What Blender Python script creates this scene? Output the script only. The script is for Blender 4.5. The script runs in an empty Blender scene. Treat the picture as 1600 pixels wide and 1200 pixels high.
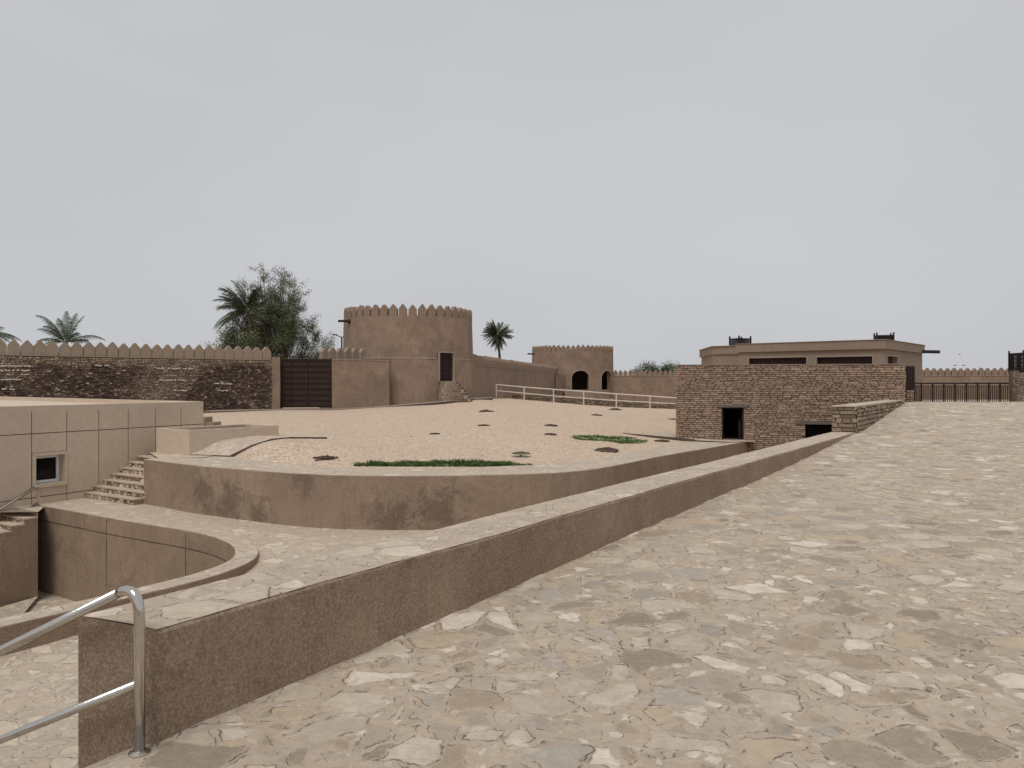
import bpy, math, random
import numpy as np
from mathutils import Vector, noise
random.seed(7)
PI = math.pi
S = bpy.context.scene

# ------------------------------------------------------------------ camera
F = 1200.0            # focal length in pixels of the 1600 px wide photograph
cam_d = bpy.data.cameras.new('camera'); cam = bpy.data.objects.new('camera', cam_d)
S.collection.objects.link(cam); S.camera = cam
cam.location = (0, 0, 0); cam.rotation_euler = (math.radians(90), 0, 0)
cam_d.sensor_width = 36.0; cam_d.lens = 36.0 * F / 1600.0
cam_d.clip_start = 0.05; cam_d.clip_end = 5000

# ------------------------------------------------------------------ sky, sun, exposure
SUN_EL, SUN_AZ = math.radians(62), math.radians(200)
w = bpy.data.worlds.new('World'); S.world = w; w.use_nodes = True
nt = w.node_tree; nt.nodes.clear()
def WN(t, **k):
    n = nt.nodes.new(t)
    for a, b in k.items(): setattr(n, a, b)
    return n
sky = WN('ShaderNodeTexSky', sky_type='NISHITA', sun_disc=False)
sky.sun_elevation = SUN_EL; sky.sun_rotation = SUN_AZ; sky.dust_density = 4.0
hsv = WN('ShaderNodeHueSaturation'); hsv.inputs['Saturation'].default_value = 0.25
nt.links.new(sky.outputs[0], hsv.inputs['Color'])
tc = WN('ShaderNodeTexCoord')
mp = WN('ShaderNodeMapping'); mp.inputs['Scale'].default_value = (1, 1, 2.2)
nt.links.new(tc.outputs['Generated'], mp.inputs[0])
nz = WN('ShaderNodeTexNoise'); nz.inputs['Scale'].default_value = 1.3; nz.inputs['Detail'].default_value = 3
nt.links.new(mp.outputs[0], nz.inputs['Vector'])
rp = WN('ShaderNodeValToRGB')
rp.color_ramp.elements[0].position = .25; rp.color_ramp.elements[0].color = (.525, .532, .556, 1)
rp.color_ramp.elements[1].position = .75; rp.color_ramp.elements[1].color = (.61, .618, .645, 1)
nt.links.new(nz.outputs[0], rp.inputs[0])
sc_ = WN('ShaderNodeVectorMath', operation='SCALE'); sc_.inputs['Scale'].default_value = 10.0
nt.links.new(rp.outputs[0], sc_.inputs[0])
mx = WN('ShaderNodeMix', data_type='RGBA'); mx.inputs[0].default_value = .93
nt.links.new(hsv.outputs[0], mx.inputs[6]); nt.links.new(sc_.outputs[0], mx.inputs[7])
bg = WN('ShaderNodeBackground'); bg.inputs[1].default_value = .1
nt.links.new(mx.outputs[2], bg.inputs[0])
out = WN('ShaderNodeOutputWorld'); nt.links.new(bg.outputs[0], out.inputs[0])

sd = bpy.data.lights.new('sun', 'SUN'); sd.energy = 1.8; sd.angle = math.radians(28); sd.color = (1, .96, .91)
so = bpy.data.objects.new('sun', sd); S.collection.objects.link(so)
sv = Vector((math.sin(SUN_AZ) * math.cos(SUN_EL), math.cos(SUN_AZ) * math.cos(SUN_EL), math.sin(SUN_EL)))
so.rotation_euler = sv.to_track_quat('Z', 'Y').to_euler(); so.location = (0, -10, 40)
S.view_settings.view_transform = 'Standard'; S.view_settings.look = 'None'
S.view_settings.exposure = 0.0; S.view_settings.gamma = 1.0

# ------------------------------------------------------------------ materials
def srgb(r, g, b, k=1.0):
    f = lambda c: ((c / 255 + .055) / 1.055) ** 2.4 if c > 10 else c / 255 / 12.92
    return (f(r) * k, f(g) * k, f(b) * k, 1)
class NT:
    def __init__(s, name):
        s.m = bpy.data.materials.new(name); s.m.use_nodes = True
        s.t = s.m.node_tree; s.t.nodes.clear()
        s.o = s.t.nodes.new('ShaderNodeOutputMaterial'); s.b = s.t.nodes.new('ShaderNodeBsdfPrincipled')
        s.t.links.new(s.b.outputs[0], s.o.inputs[0]); s.b.inputs['Specular IOR Level'].default_value = .25
        s.c = s.t.nodes.new('ShaderNodeTexCoord').outputs['Object']
    def n(s, t, **k):
        x = s.t.nodes.new(t)
        for a, b in k.items(): setattr(x, a, b)
        return x
    def L(s, a, b): s.t.links.new(a, b)
    def val(s, sock, v):
        if hasattr(v, 'is_linked') or isinstance(v, bpy.types.NodeSocket): s.L(v, sock)
        else: sock.default_value = v
    def map(s, scale, loc=(0, 0, 0), src=None):
        x = s.n('ShaderNodeMapping'); x.inputs['Scale'].default_value = scale; x.inputs['Location'].default_value = loc
        s.L(src or s.c, x.inputs[0]); return x.outputs[0]
    def noise(s, scale, det=4, rough=.6, vec=None, dist=0):
        x = s.n('ShaderNodeTexNoise'); x.inputs['Scale'].default_value = scale; x.inputs['Detail'].default_value = det
        x.inputs['Roughness'].default_value = rough; x.inputs['Distortion'].default_value = dist
        s.L(vec or s.c, x.inputs['Vector']); return x.outputs[0]
    def vor(s, scale, feat='F1', vec=None, rand=1.0, dims='3D'):
        x = s.n('ShaderNodeTexVoronoi', feature=feat, voronoi_dimensions=dims); x.inputs['Scale'].default_value = scale
        x.inputs['Randomness'].default_value = rand; s.L(vec or s.c, x.inputs['Vector']); return x
    def math(s, op, a, b=0.0, c=None, clamp=False):
        x = s.n('ShaderNodeMath', operation=op, use_clamp=clamp); s.val(x.inputs[0], a); s.val(x.inputs[1], b)
        if c is not None: s.val(x.inputs[2], c)
        return x.outputs[0]
    def rng(s, v, a, b, c=0.0, d=1.0, smooth=False):
        x = s.n('ShaderNodeMapRange'); x.interpolation_type = 'SMOOTHSTEP' if smooth else 'LINEAR'
        s.L(v, x.inputs[0]); 
        for i, q in enumerate((a, b, c, d)): s.val(x.inputs[i + 1], q)
        return x.outputs[0]
    def mix(s, f, a, b, mode='MIX'):
        x = s.n('ShaderNodeMix', data_type='RGBA', blend_type=mode); s.val(x.inputs[0], f); s.val(x.inputs[6], a); s.val(x.inputs[7], b)
        return x.outputs[2]
    def ramp(s, f, stops, interp='LINEAR'):
        x = s.n('ShaderNodeValToRGB'); x.color_ramp.interpolation = interp; e = x.color_ramp.elements
        e[0].position, e[0].color = stops[0]; e[1].position, e[1].color = stops[-1]
        for p, c in stops[1:-1]:
            q = e.new(p); q.color = c
        s.L(f, x.inputs[0]); return x.outputs[0]
    def bump(s, h, st=.5, dist=.02, prev=None):
        x = s.n('ShaderNodeBump'); x.inputs['Strength'].default_value = st; x.inputs['Distance'].default_value = dist
        s.L(h, x.inputs['Height'])
        if prev: s.L(prev, x.inputs['Normal'])
        return x.outputs[0]
    def done(s, col, rough=.9, nrm=None, metal=0):
        s.val(s.b.inputs['Base Color'], col); s.val(s.b.inputs['Roughness'], rough); s.b.inputs['Metallic'].default_value = metal
        if nrm: s.L(nrm, s.b.inputs['Normal'])
        return s.m

def grey(v): return (v, v, v, 1)
def stucco(name, c, var=.25, stain=0.0, streak=.3, speck=.35, spot=None):
    m = NT(name)
    big = m.noise(.7, 7, .72, dist=.8); mid = m.noise(6, 6, .75, dist=.3); fine = m.noise(60, 4, .85)
    dark = tuple(x * (1 - var) for x in c[:3]) + (1,); lite = tuple(min(1, x * (1 + var)) for x in c[:3]) + (1,)
    col = m.mix(m.rng(big, .36, .64), dark, lite)
    col = m.mix(m.rng(mid, .35, .68, 0, .6), col, tuple(x * .78 for x in c[:3]) + (1,))
    wb = m.n('ShaderNodeTexNoise'); wb.inputs['Scale'].default_value = 1.6; wb.inputs['Detail'].default_value = 5; m.L(m.c, wb.inputs['Vector'])
    dv = m.n('ShaderNodeVectorMath', operation='MULTIPLY_ADD'); m.L(wb.outputs['Color'], dv.inputs[0]); dv.inputs[1].default_value = (.9, .9, .9); m.L(m.c, dv.inputs[2])
    pc = m.n('ShaderNodeSeparateColor'); m.L(m.vor(.45, 'F1', dv.outputs[0]).outputs['Color'], pc.inputs[0])      # old repair patches
    col = m.mix(m.rng(pc.outputs[0], .55, 1, 0, var * 1.8), col, tuple(min(1, x * 1.3) for x in c[:3]) + (1,))
    col = m.mix(m.rng(pc.outputs[1], .6, 1, 0, var * 1.8), col, tuple(x * .72 for x in c[:3]) + (1,))
    st = m.noise(2.6, 4, .6, vec=m.map((2.2, 2.2, .35)))
    col = m.mix(m.rng(st, .5, .75, 0, streak), col, tuple(x * .62 for x in c[:3]) + (1,))
    col = m.mix(m.rng(fine, .56, .66, 0, speck), col, tuple(min(1, x * 1.7 + .05) for x in c[:3]) + (1,))
    col = m.mix(m.rng(fine, .43, .33, 0, speck), col, tuple(x * .5 for x in c[:3]) + (1,))
    if stain:
        blot = m.noise(1.4, 6, .75, dist=1.2)
        col = m.mix(m.rng(blot, .55, .68, 0, stain), col, tuple(x * .42 for x in c[:3]) + (1,))
    if spot:                                                      # weathered patches at known places on this wall
        for (x, y, z, r) in spot:
            d = m.n('ShaderNodeVectorMath', operation='DISTANCE'); m.L(m.c, d.inputs[0]); d.inputs[1].default_value = (x, y, z)
            wv = m.noise(2.6, 7, .8, dist=.8)
            dd = m.math('ADD', d.outputs['Value'], m.math('MULTIPLY', m.math('SUBTRACT', wv, .5), r * 5.5))
            col = m.mix(m.rng(dd, r * 1.15, r * .3, 0, .75), col, tuple(q * .36 for q in c[:3]) + (1,))
            col = m.mix(m.rng(m.noise(9, 5, .8), .6, .68, 0, m.rng(dd, r, r * .5, 0, .5)), col, tuple(min(1, q * 1.5) for q in c[:3]) + (1,))
    g2 = m.noise(48, 5, .9)
    col = m.mix(m.rng(g2, .50, .62, 0, speck), col, tuple(min(1, x * 1.45 + .02) for x in c[:3]) + (1,))
    col = m.mix(m.rng(g2, .48, .38, 0, speck), col, tuple(x * .55 for x in c[:3]) + (1,))
    h = m.math('ADD', m.math('MULTIPLY', g2, .6), m.math('MULTIPLY', mid, 1.0))
    return m.done(col, .95, m.bump(h, .8, .018))

def crazy(name, mortar, stones, s1=2.6, s2=5.2, tone=1.0, white=.88, soft=.85):
    m = NT(name)
    def distort(v, scale, amt, det=3):
        wb = m.n('ShaderNodeTexNoise'); wb.inputs['Scale'].default_value = scale; wb.inputs['Detail'].default_value = det; m.L(m.c, wb.inputs['Vector'])
        c0 = m.n('ShaderNodeVectorMath', operation='SUBTRACT'); m.L(wb.outputs['Color'], c0.inputs[0]); c0.inputs[1].default_value = (.5, .5, .5)
        dv = m.n('ShaderNodeVectorMath', operation='MULTIPLY_ADD'); m.L(c0.outputs[0], dv.inputs[0]); dv.inputs[1].default_value = (amt, amt, 0); m.L(v, dv.inputs[2]); return dv.outputs[0]
    flat = m.n('ShaderNodeVectorMath', operation='MULTIPLY'); m.L(m.c, flat.inputs[0]); flat.inputs[1].default_value = (1, 1, 0)
    v = distort(distort(flat.outputs[0], 4.0, .22), 26, .035, 4)
    grit = m.noise(55, 4, .75); mid = m.noise(9, 6, .75, dist=.6); big = m.noise(.6, 4, .6)
    def layer(scale, off, asp):
        vv = m.map((1, asp, 1), (off, off * .7, 0), src=v)
        e = m.vor(scale, 'DISTANCE_TO_EDGE', vv, dims='2D').outputs['Distance']
        c = m.vor(scale, 'F1', vv, dims='2D').outputs['Color']
        sp = m.n('ShaderNodeSeparateColor'); m.L(c, sp.inputs[0])
        # texture coordinates that jump from stone to stone, so each slab has its own grain
        pv = m.n('ShaderNodeVectorMath', operation='MULTIPLY_ADD'); m.L(c, pv.inputs[0]); pv.inputs[1].default_value = (7, 9, 5); m.L(m.c, pv.inputs[2])
        return e, sp.outputs[0], sp.outputs[1], sp.outputs[2], pv.outputs[0]
    L1, L2, L3 = layer(s1, 0.0, 1.25), layer(s2, 3.7, .8), layer(s2 * 2.1, 9.1, 1.1)
    def stone(Ly, lo, hi, wd):
        e, a, b, c, pv = Ly
        g1 = m.noise(6, 7, .82, vec=pv, dist=.9); g2 = m.noise(17, 5, .8, vec=m.map((1, 2.6, 1), src=pv), dist=1.2)
        col = m.ramp(a, stones, 'CONSTANT')
        col = m.mix(m.rng(g1, .38, .66, 0, .5), col, m.mix(.4, col, tuple(x * .5 for x in mortar[:3]) + (1,)))
        col = m.mix(m.rng(g1, .5, .3, 0, .6), col, m.mix(.45, col, (.72, .62, .5, 1)))
        col = m.mix(m.rng(g2, .60, .68, 0, .55), col, tuple(x * .42 for x in mortar[:3]) + (1,))
        col = m.mix(m.rng(g2, .40, .34, 0, .4), col, (.7, .61, .5, 1))
        th = m.rng(b, 0, 1, lo, hi); d = m.math('ADD', e, m.math('MULTIPLY', m.math('SUBTRACT', g1, .5), .14))
        k = m.rng(d, th, m.math('ADD', th, m.rng(c, 0, 1, .015, wd)), 0, 1)
        o = m.math('MAXIMUM', m.rng(c, .0, 1, .12, soft), m.math('MULTIPLY', m.math('GREATER_THAN', a, white), .9))
        o = m.math('MULTIPLY', o, m.rng(g1, .66, .46, .45, 1))
        ln = m.rng(m.math('ABSOLUTE', m.math('SUBTRACT', d, th)), .0, .024, 1, 0)
        return m.math('MULTIPLY', k, o), col, ln
    mort = m.mix(m.rng(big, .3, .7), tuple(x * .92 for x in mortar[:3]) + (1,), tuple(min(1, x * 1.08) for x in mortar[:3]) + (1,))
    mort = m.mix(m.rng(grit, .35, .68, 0, .45), mort, tuple(x * .7 for x in mortar[:3]) + (1,))
    mort = m.mix(m.rng(m.noise(3.5, 6, .75, dist=1), .42, .62, 0, .4), mort, tuple(x * .78 for x in mortar[:3]) + (1,))
    mort = m.mix(m.rng(m.noise(6, 6, .75, dist=1), .55, .7, 0, .4), mort, tuple(min(1, x * 1.3) for x in mortar[:3]) + (1,))
    k3, c3, l3 = stone(L3, .05, .3, .15); k2, c2, l2 = stone(L2, .04, .26, .12); k1, c1, l1 = stone(L1, .03, .15, .09)
    big_on = m.math('GREATER_THAN', L1[3], .5)
    base = m.mix(m.math('MULTIPLY', k3, .9), mort, c3)
    base = m.mix(k2, base, c2)
    base1 = m.mix(m.math('MULTIPLY', k3, .7), mort, c3)
    col = m.mix(big_on, base, m.mix(k1, base1, c1))
    ln = m.math('ADD', m.math('MULTIPLY', big_on, l1), m.math('MULTIPLY', m.math('SUBTRACT', 1.0, big_on), l2), clamp=True)
    crack = m.math('MULTIPLY', ln, m.rng(m.noise(6.3, 6, .85), .50, .60))
    col = m.mix(m.math('MULTIPLY', crack, .65), col, tuple(x * .3 for x in mortar[:3]) + (1,))
    fl = m.noise(10, 7, .78, vec=m.map((1, 3.0, 1)), dist=2.2)
    col = m.mix(m.rng(fl, .59, .66, 0, .7), col, tuple(x * .40 for x in mortar[:3]) + (1,))
    h = m.math('ADD', m.math('MULTIPLY', m.math('MAXIMUM', k1, k2), .25), m.math('ADD', m.math('MULTIPLY', mid, .8), m.math('MULTIPLY', grit, .3)))
    h = m.math('SUBTRACT', h, m.math('MULTIPLY', crack, .6))
    if tone != 1.0: col = m.mix(1.0, col, grey(tone), 'MULTIPLY')
    return m.done(col, m.rng(mid, .3, .7, .75, .95), m.bump(h, 1.0, .022))

MORT = srgb(187, 170, 151, .98)
STON = [(0, srgb(200, 189, 172)), (.10, srgb(150, 144, 134)), (.24, srgb(186, 174, 156)), (.36, srgb(150, 132, 112)), (.46, srgb(204, 192, 174)),
        (.60, srgb(128, 118, 104)), (.70, srgb(190, 170, 142)), (.79, srgb(168, 162, 152)), (.88, srgb(222, 210, 194))]
STON2 = [(0, srgb(205, 190, 170)), (.15, srgb(180, 168, 150)), (.4, srgb(214, 200, 180)), (.62, srgb(190, 174, 150)), (.8, srgb(176, 166, 150)), (.88, srgb(216, 202, 184))]
M = {}
M['pave'] = crazy('flagstone_paving', MORT, STON)
M['pave_pale'] = crazy('pale_flagstone_paving', srgb(192, 175, 157, .95), STON2, 2.6, 5.2, soft=.6)
M['stucco'] = stucco('brown_stucco', srgb(148, 128, 109), .27, .5, .6, .75)
M['stucco_ret'] = stucco('weathered_brown_stucco', srgb(150, 130, 112), .27, .5, .6, .6)
M['stucco_tower'] = stucco('tower_plaster', srgb(144, 124, 108), .25, .3, .45, .15)
M['stucco_pale'] = stucco('hall_plaster', srgb(146, 128, 113), .08, .1, .2, .3)
M['merlon'] = stucco('merlon_plaster', srgb(152, 136, 120), .14, .2, .2, .3)
M['trim'] = stucco('pale_trim_plaster', srgb(160, 143, 128), .1, 0, .1, .2)
M['beige'] = stucco('beige_render', srgb(204, 186, 166), .04, 0, .12, .1)
M['groove'] = stucco('joint_shadow_render', srgb(96, 80, 66), .1, 0, 0, 0)

def gravel_mat():
    m = NT('gravel')
    v = m.vor(26, 'F1'); sp = m.n('ShaderNodeSeparateColor'); m.L(v.outputs['Color'], sp.inputs[0])
    v2 = m.vor(9, 'F1'); sp2 = m.n('ShaderNodeSeparateColor'); m.L(v2.outputs['Color'], sp2.inputs[0])
    col = m.ramp(sp.outputs[0], [(0, srgb(120, 100, 80)), (.08, srgb(170, 150, 130)), (.4, srgb(194, 175, 152)), (.7, srgb(207, 189, 166)), (.95, srgb(228, 216, 200))])
    col = m.mix(m.rng(sp2.outputs[1], .0, 1, 0, .3), col, srgb(190, 162, 138))
    big = m.noise(.35, 4, .6)
    col = m.mix(m.rng(big, .4, .68, 0, .35), col, srgb(202, 172, 146))
    pt = m.noise(3.2, 5, .8)
    col = m.mix(m.rng(pt, .54, .70, 0, .6), col, srgb(132, 110, 90))
    g = m.noise(7.5, 6, .9)
    col = m.mix(m.rng(g, .53, .64, 0, .65), col, srgb(128, 106, 86))
    return m.done(col, .95, m.bump(v.outputs['Distance'], .7, .03))
M['gravel'] = gravel_mat()

def island_mat(name, stops, dirt, rough=.95, vs=14, pv=.5):
    m = NT(name); g = m.n('ShaderNodeNewGeometry')
    col = m.ramp(g.outputs['Random Per Island'], stops)
    n1 = m.noise(vs, 5, .7); n2 = m.noise(.55, 4, .65, dist=.5)
    col = m.mix(m.rng(n1, .4, .7, 0, .5), col, dirt)
    col = m.mix(m.rng(n2, .42, .6, 0, pv), col, dirt)
    return m.done(col, rough, m.bump(n1, .5, .02))
M['brick'] = island_mat('rough_mud_brick', [(0, srgb(142, 121, 105)), (.5, srgb(163, 141, 123)), (1, srgb(182, 160, 141))], srgb(124, 103, 88), pv=.2)
M['mortar'] = stucco('dark_mortar', srgb(116, 97, 84), .2, .2, 0, .2)
M['mortar2'] = stucco('old_dark_mortar', srgb(84, 70, 62), .2, .2, 0, .2)
M['rubble'] = island_mat('rubble_stone', [(0, srgb(112, 98, 84)), (.5, srgb(148, 132, 114)), (1, srgb(178, 160, 138))], srgb(104, 90, 76), pv=.2)
def oldstone():
    m = NT('old_stone'); g = m.n('ShaderNodeNewGeometry'); r = g.outputs['Random Per Island']
    pale = m.ramp(r, [(0, srgb(120, 104, 92)), (.6, srgb(146, 128, 112)), (1, srgb(178, 160, 142))])
    dark = m.ramp(r, [(0, srgb(66, 54, 50)), (.55, srgb(92, 76, 68)), (.85, srgb(120, 102, 90)), (.97, srgb(140, 122, 108)), (1, srgb(190, 175, 158))])
    n = m.noise(.33, 4, .6, dist=.6)
    sx = m.n('ShaderNodeSeparateXYZ'); m.L(m.c, sx.inputs[0])
    top = m.rng(sx.outputs[2], 3.2, 3.7, 0, .3)               # top courses blend towards the paler stone tones
    f = m.rng(m.math('ADD', n, top), .46, .62)
    return m.done(m.mix(f, dark, pale), .95, m.bump(m.noise(16, 4, .7), .5, .02))
M['oldstone'] = oldstone()
M['white_stone'] = stucco('white_stone', srgb(200, 190, 176), .1, 0, 0, .2)
def simple(name, c, rough=.6, metal=0, var=.15, sc=8):
    m = NT(name); n = m.noise(sc, 4, .6)
    col = m.mix(m.rng(n, .3, .7), tuple(x * (1 - var) for x in c[:3]) + (1,), tuple(x * (1 + var) for x in c[:3]) + (1,))
    return m.done(col, rough, m.bump(n, .15, .01), metal)
def wood(name, c):
    m = NT(name); n = m.noise(6, 5, .65, vec=m.map((6, 6, .6))); n2 = m.noise(16, 5, .7)
    col = m.mix(m.rng(n, .3, .7), tuple(x * .55 for x in c[:3]) + (1,), tuple(x * 1.5 for x in c[:3]) + (1,))
    col = m.mix(m.rng(n2, .55, .72, 0, .4), col, tuple(min(1, x * 2.6) for x in c[:3]) + (1,))
    return m.done(col, .75, m.bump(n, .5, .01))
M['wood'] = wood('dark_red_wood', srgb(56, 41, 37)); M['wood2'] = wood('black_wood', srgb(40, 33, 32))
M['iron'] = simple('dark_iron', srgb(44, 36, 34), .6, .3)
M['steel'] = simple('polished_steel', srgb(200, 196, 190), .16, 1.0, .03, 20)
M['white_metal'] = simple('white_painted_metal', srgb(205, 192, 182), .6)
M['pvc'] = simple('white_window_frame', srgb(226, 230, 236), .4)
M['glass'] = simple('dark_window_glass', srgb(22, 22, 24), .08, 0, .1)
M['soil'] = stucco('dark_soil', srgb(84, 68, 56), .3, .4, 0, .4)
M['kerb'] = stucco('dark_kerb_stone', srgb(88, 74, 66), .2, .3, 0, .3)
M['earth'] = stucco('dusty_ground', srgb(168, 146, 122), .1, .2, 0, .3)
M['lintel'] = simple('grey_lintel', srgb(104, 96, 90), .9)
def leafmat(name, a, b):
    m = NT(name); g = m.n('ShaderNodeNewGeometry')
    col = m.mix(g.outputs['Random Per Island'], a, b)
    return m.done(col, .7)
M['palm'] = leafmat('palm_leaf', srgb(46, 55, 40), srgb(86, 96, 70)); M['leaf'] = leafmat('grey_green_leaf', srgb(74, 82, 58), srgb(138, 144, 110))
M['leaf2'] = leafmat('olive_leaf', srgb(52, 60, 40), srgb(100, 110, 74))
M['dead_leaf'] = leafmat('dry_leaf', srgb(70, 60, 44), srgb(120, 104, 78))
M['grass'] = leafmat('green_blade', srgb(48, 72, 36), srgb(108, 132, 72))
M['bark'] = stucco('bark', srgb(88, 76, 64), .25, .3, .3, .3)
M['bird'] = simple('bird_feather', srgb(60, 56, 56), .8)
M['pebble'] = island_mat('pebble', [(0, srgb(150, 130, 110)), (.5, srgb(184, 164, 142)), (1, srgb(206, 190, 170))], srgb(150, 130, 110), pv=.2)
def risermat():
    m = NT('riser_stones'); sx = m.n('ShaderNodeSeparateXYZ'); m.L(m.c, sx.inputs[0])
    v = m.vor(5.5, 'DISTANCE_TO_EDGE'); c = m.vor(5.5, 'F1'); sp = m.n('ShaderNodeSeparateColor'); m.L(c.outputs['Color'], sp.inputs[0])
    col = m.ramp(sp.outputs[0], [(0, srgb(120, 100, 82)), (.5, srgb(176, 156, 132)), (1, srgb(216, 200, 178))])
    col = m.mix(m.rng(v.outputs['Distance'], .03, .09), srgb(84, 66, 52), col)
    return m.done(col, .95, m.bump(v.outputs['Distance'], .6, .02))
M['riser'] = risermat()

# ------------------------------------------------------------------ mesh helpers
def link(o, parent=None, base=None):
    S.collection.objects.link(o)
    if parent is not None: o.parent = parent
    return o
class MB:
    def __init__(s): s.v = []; s.f = []
    def add(s, vs, fs):
        k = len(s.v); s.v += [tuple(p) for p in vs]; s.f += [tuple(i + k for i in f) for f in fs]
    def quad(s, a, b, c, d): s.add((a, b, c, d), ((0, 1, 2, 3),))
    def box(s, c, size, rz=0, rx=0):
        hx, hy, hz = size[0] / 2, size[1] / 2, size[2] / 2; ca, sa = math.cos(rz), math.sin(rz); vs = []
        for z in (-hz, hz):
            for x, y in ((-hx, -hy), (hx, -hy), (hx, hy), (-hx, hy)):
                vs.append((c[0] + x * ca - y * sa, c[1] + x * sa + y * ca, c[2] + z))
        s.add(vs, ((3, 2, 1, 0), (4, 5, 6, 7), (0, 1, 5, 4), (1, 2, 6, 5), (2, 3, 7, 6), (3, 0, 4, 7)))
    def prism(s, pts, z0, z1):           # pts counter-clockwise (x,y); z may be lists
        n = len(pts); a = z0 if hasattr(z0, '__len__') else [z0] * n; b = z1 if hasattr(z1, '__len__') else [z1] * n
        vs = [(p[0], p[1], a[i]) for i, p in enumerate(pts)] + [(p[0], p[1], b[i]) for i, p in enumerate(pts)]
        s.add(vs, [tuple(range(n - 1, -1, -1)), tuple(range(n, 2 * n))] + [(i, (i + 1) % n, n + (i + 1) % n, n + i) for i in range(n)])
    def tube(s, pts, r, n=8, cap=True):
        pts = [Vector(p) for p in pts]; R = r if hasattr(r, '__len__') else [r] * len(pts); k = len(s.v); up = Vector((0, 0, 1)); px = None
        for i, p in enumerate(pts):
            d = (pts[min(i + 1, len(pts) - 1)] - pts[max(i - 1, 0)]).normalized()
            if px is None: px = d.cross(up if abs(d.z) < .9 else Vector((1, 0, 0))).normalized()
            else: px = (px - d * px.dot(d)).normalized()
            py = d.cross(px)
            for j in range(n):
                a = 2 * PI * j / n; s.v.append(tuple(p + (px * math.cos(a) + py * math.sin(a)) * R[i]))
        for i in range(len(pts) - 1):
            for j in range(n):
                s.f.append((k + i * n + j, k + i * n + (j + 1) % n, k + (i + 1) * n + (j + 1) % n, k + (i + 1) * n + j))
        if cap: s.f.append(tuple(k + j for j in range(n - 1, -1, -1))); s.f.append(tuple(k + (len(pts) - 1) * n + j for j in range(n)))
    def mesh(s, name, mat, base=(0, 0, 0), smooth=False):
        me = bpy.data.meshes.new(name)
        me.from_pydata([(a - base[0], b - base[1], c - base[2]) for a, b, c in s.v], [], s.f); me.update()
        if mat: me.materials.append(mat)
        if smooth: me.polygons.foreach_set('use_smooth', [True] * len(me.polygons))
        return me
    def build(s, name, mat, parent=None, base=None, smooth=False, bevel=0):
        if base is None: base = tuple(parent.location) if parent is not None and parent.parent is None else (0, 0, 0)
        o = bpy.data.objects.new(name, s.mesh(name, mat, base, smooth)); link(o, parent)
        if parent is None: o.location = base
        if bevel:
            b = o.modifiers.new('bevel', 'BEVEL'); b.width = bevel; b.segments = 2; b.limit_method = 'ANGLE'
        return o
    def sub(s, name, mat, part, root, **k):      # sub-part of a part (part has no offset of its own)
        o = s.build(name, mat, None, tuple(root.location), **k); o.location = (0, 0, 0); o.parent = part; return o
def tag(o, label=None, cat=None, group=None, kind=None):
    if label: o['label'] = label
    if cat: o['category'] = cat
    if group: o['group'] = group
    if kind: o['kind'] = kind
    return o
def thing(name, label, cat, loc, group=None):
    o = bpy.data.objects.new(name, None); link(o); o.location = loc; o.empty_display_size = .3
    return tag(o, label, cat, group)
def copy_tree(o, parent=None):
    c = o.copy(); S.collection.objects.link(c)
    if parent is not None: c.parent = parent
    for ch in list(o.children): copy_tree(ch, c)
    return c
def struct(o): o['kind'] = 'structure'; return o
def G(x, y, z):  Y = -z * F / (y - 600.0); return ((x - 800) / F * Y, Y)      # pixel ray meets height z
def V(x, Y): return ((x - 800) / F * Y, Y)
def Z(y, Y): return -(y - 600) / F * Y
D = Vector((.5576, .8301)); N = Vector((-.8301, .5576))          # along / across the ramp (N points left)
def jit(a): return random.uniform(-a, a)
def catmull(P, step):
    P = [Vector(p) for p in P]; out = []
    for i in range(len(P) - 1):
        a = P[i - 1] if i else P[0] * 2 - P[1]; b = P[i]; c = P[i + 1]; d = P[i + 2] if i + 2 < len(P) else P[-1] * 2 - P[-2]
        n = max(1, int((c - b).length / step))
        for k in range(n):
            t = k / n
            out.append(.5 * ((2 * b) + (c - a) * t + (2 * a - 5 * b + 4 * c - d) * t * t + (3 * b - a - 3 * c + d) * t ** 3))
    out.append(P[-1]); return out
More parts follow.
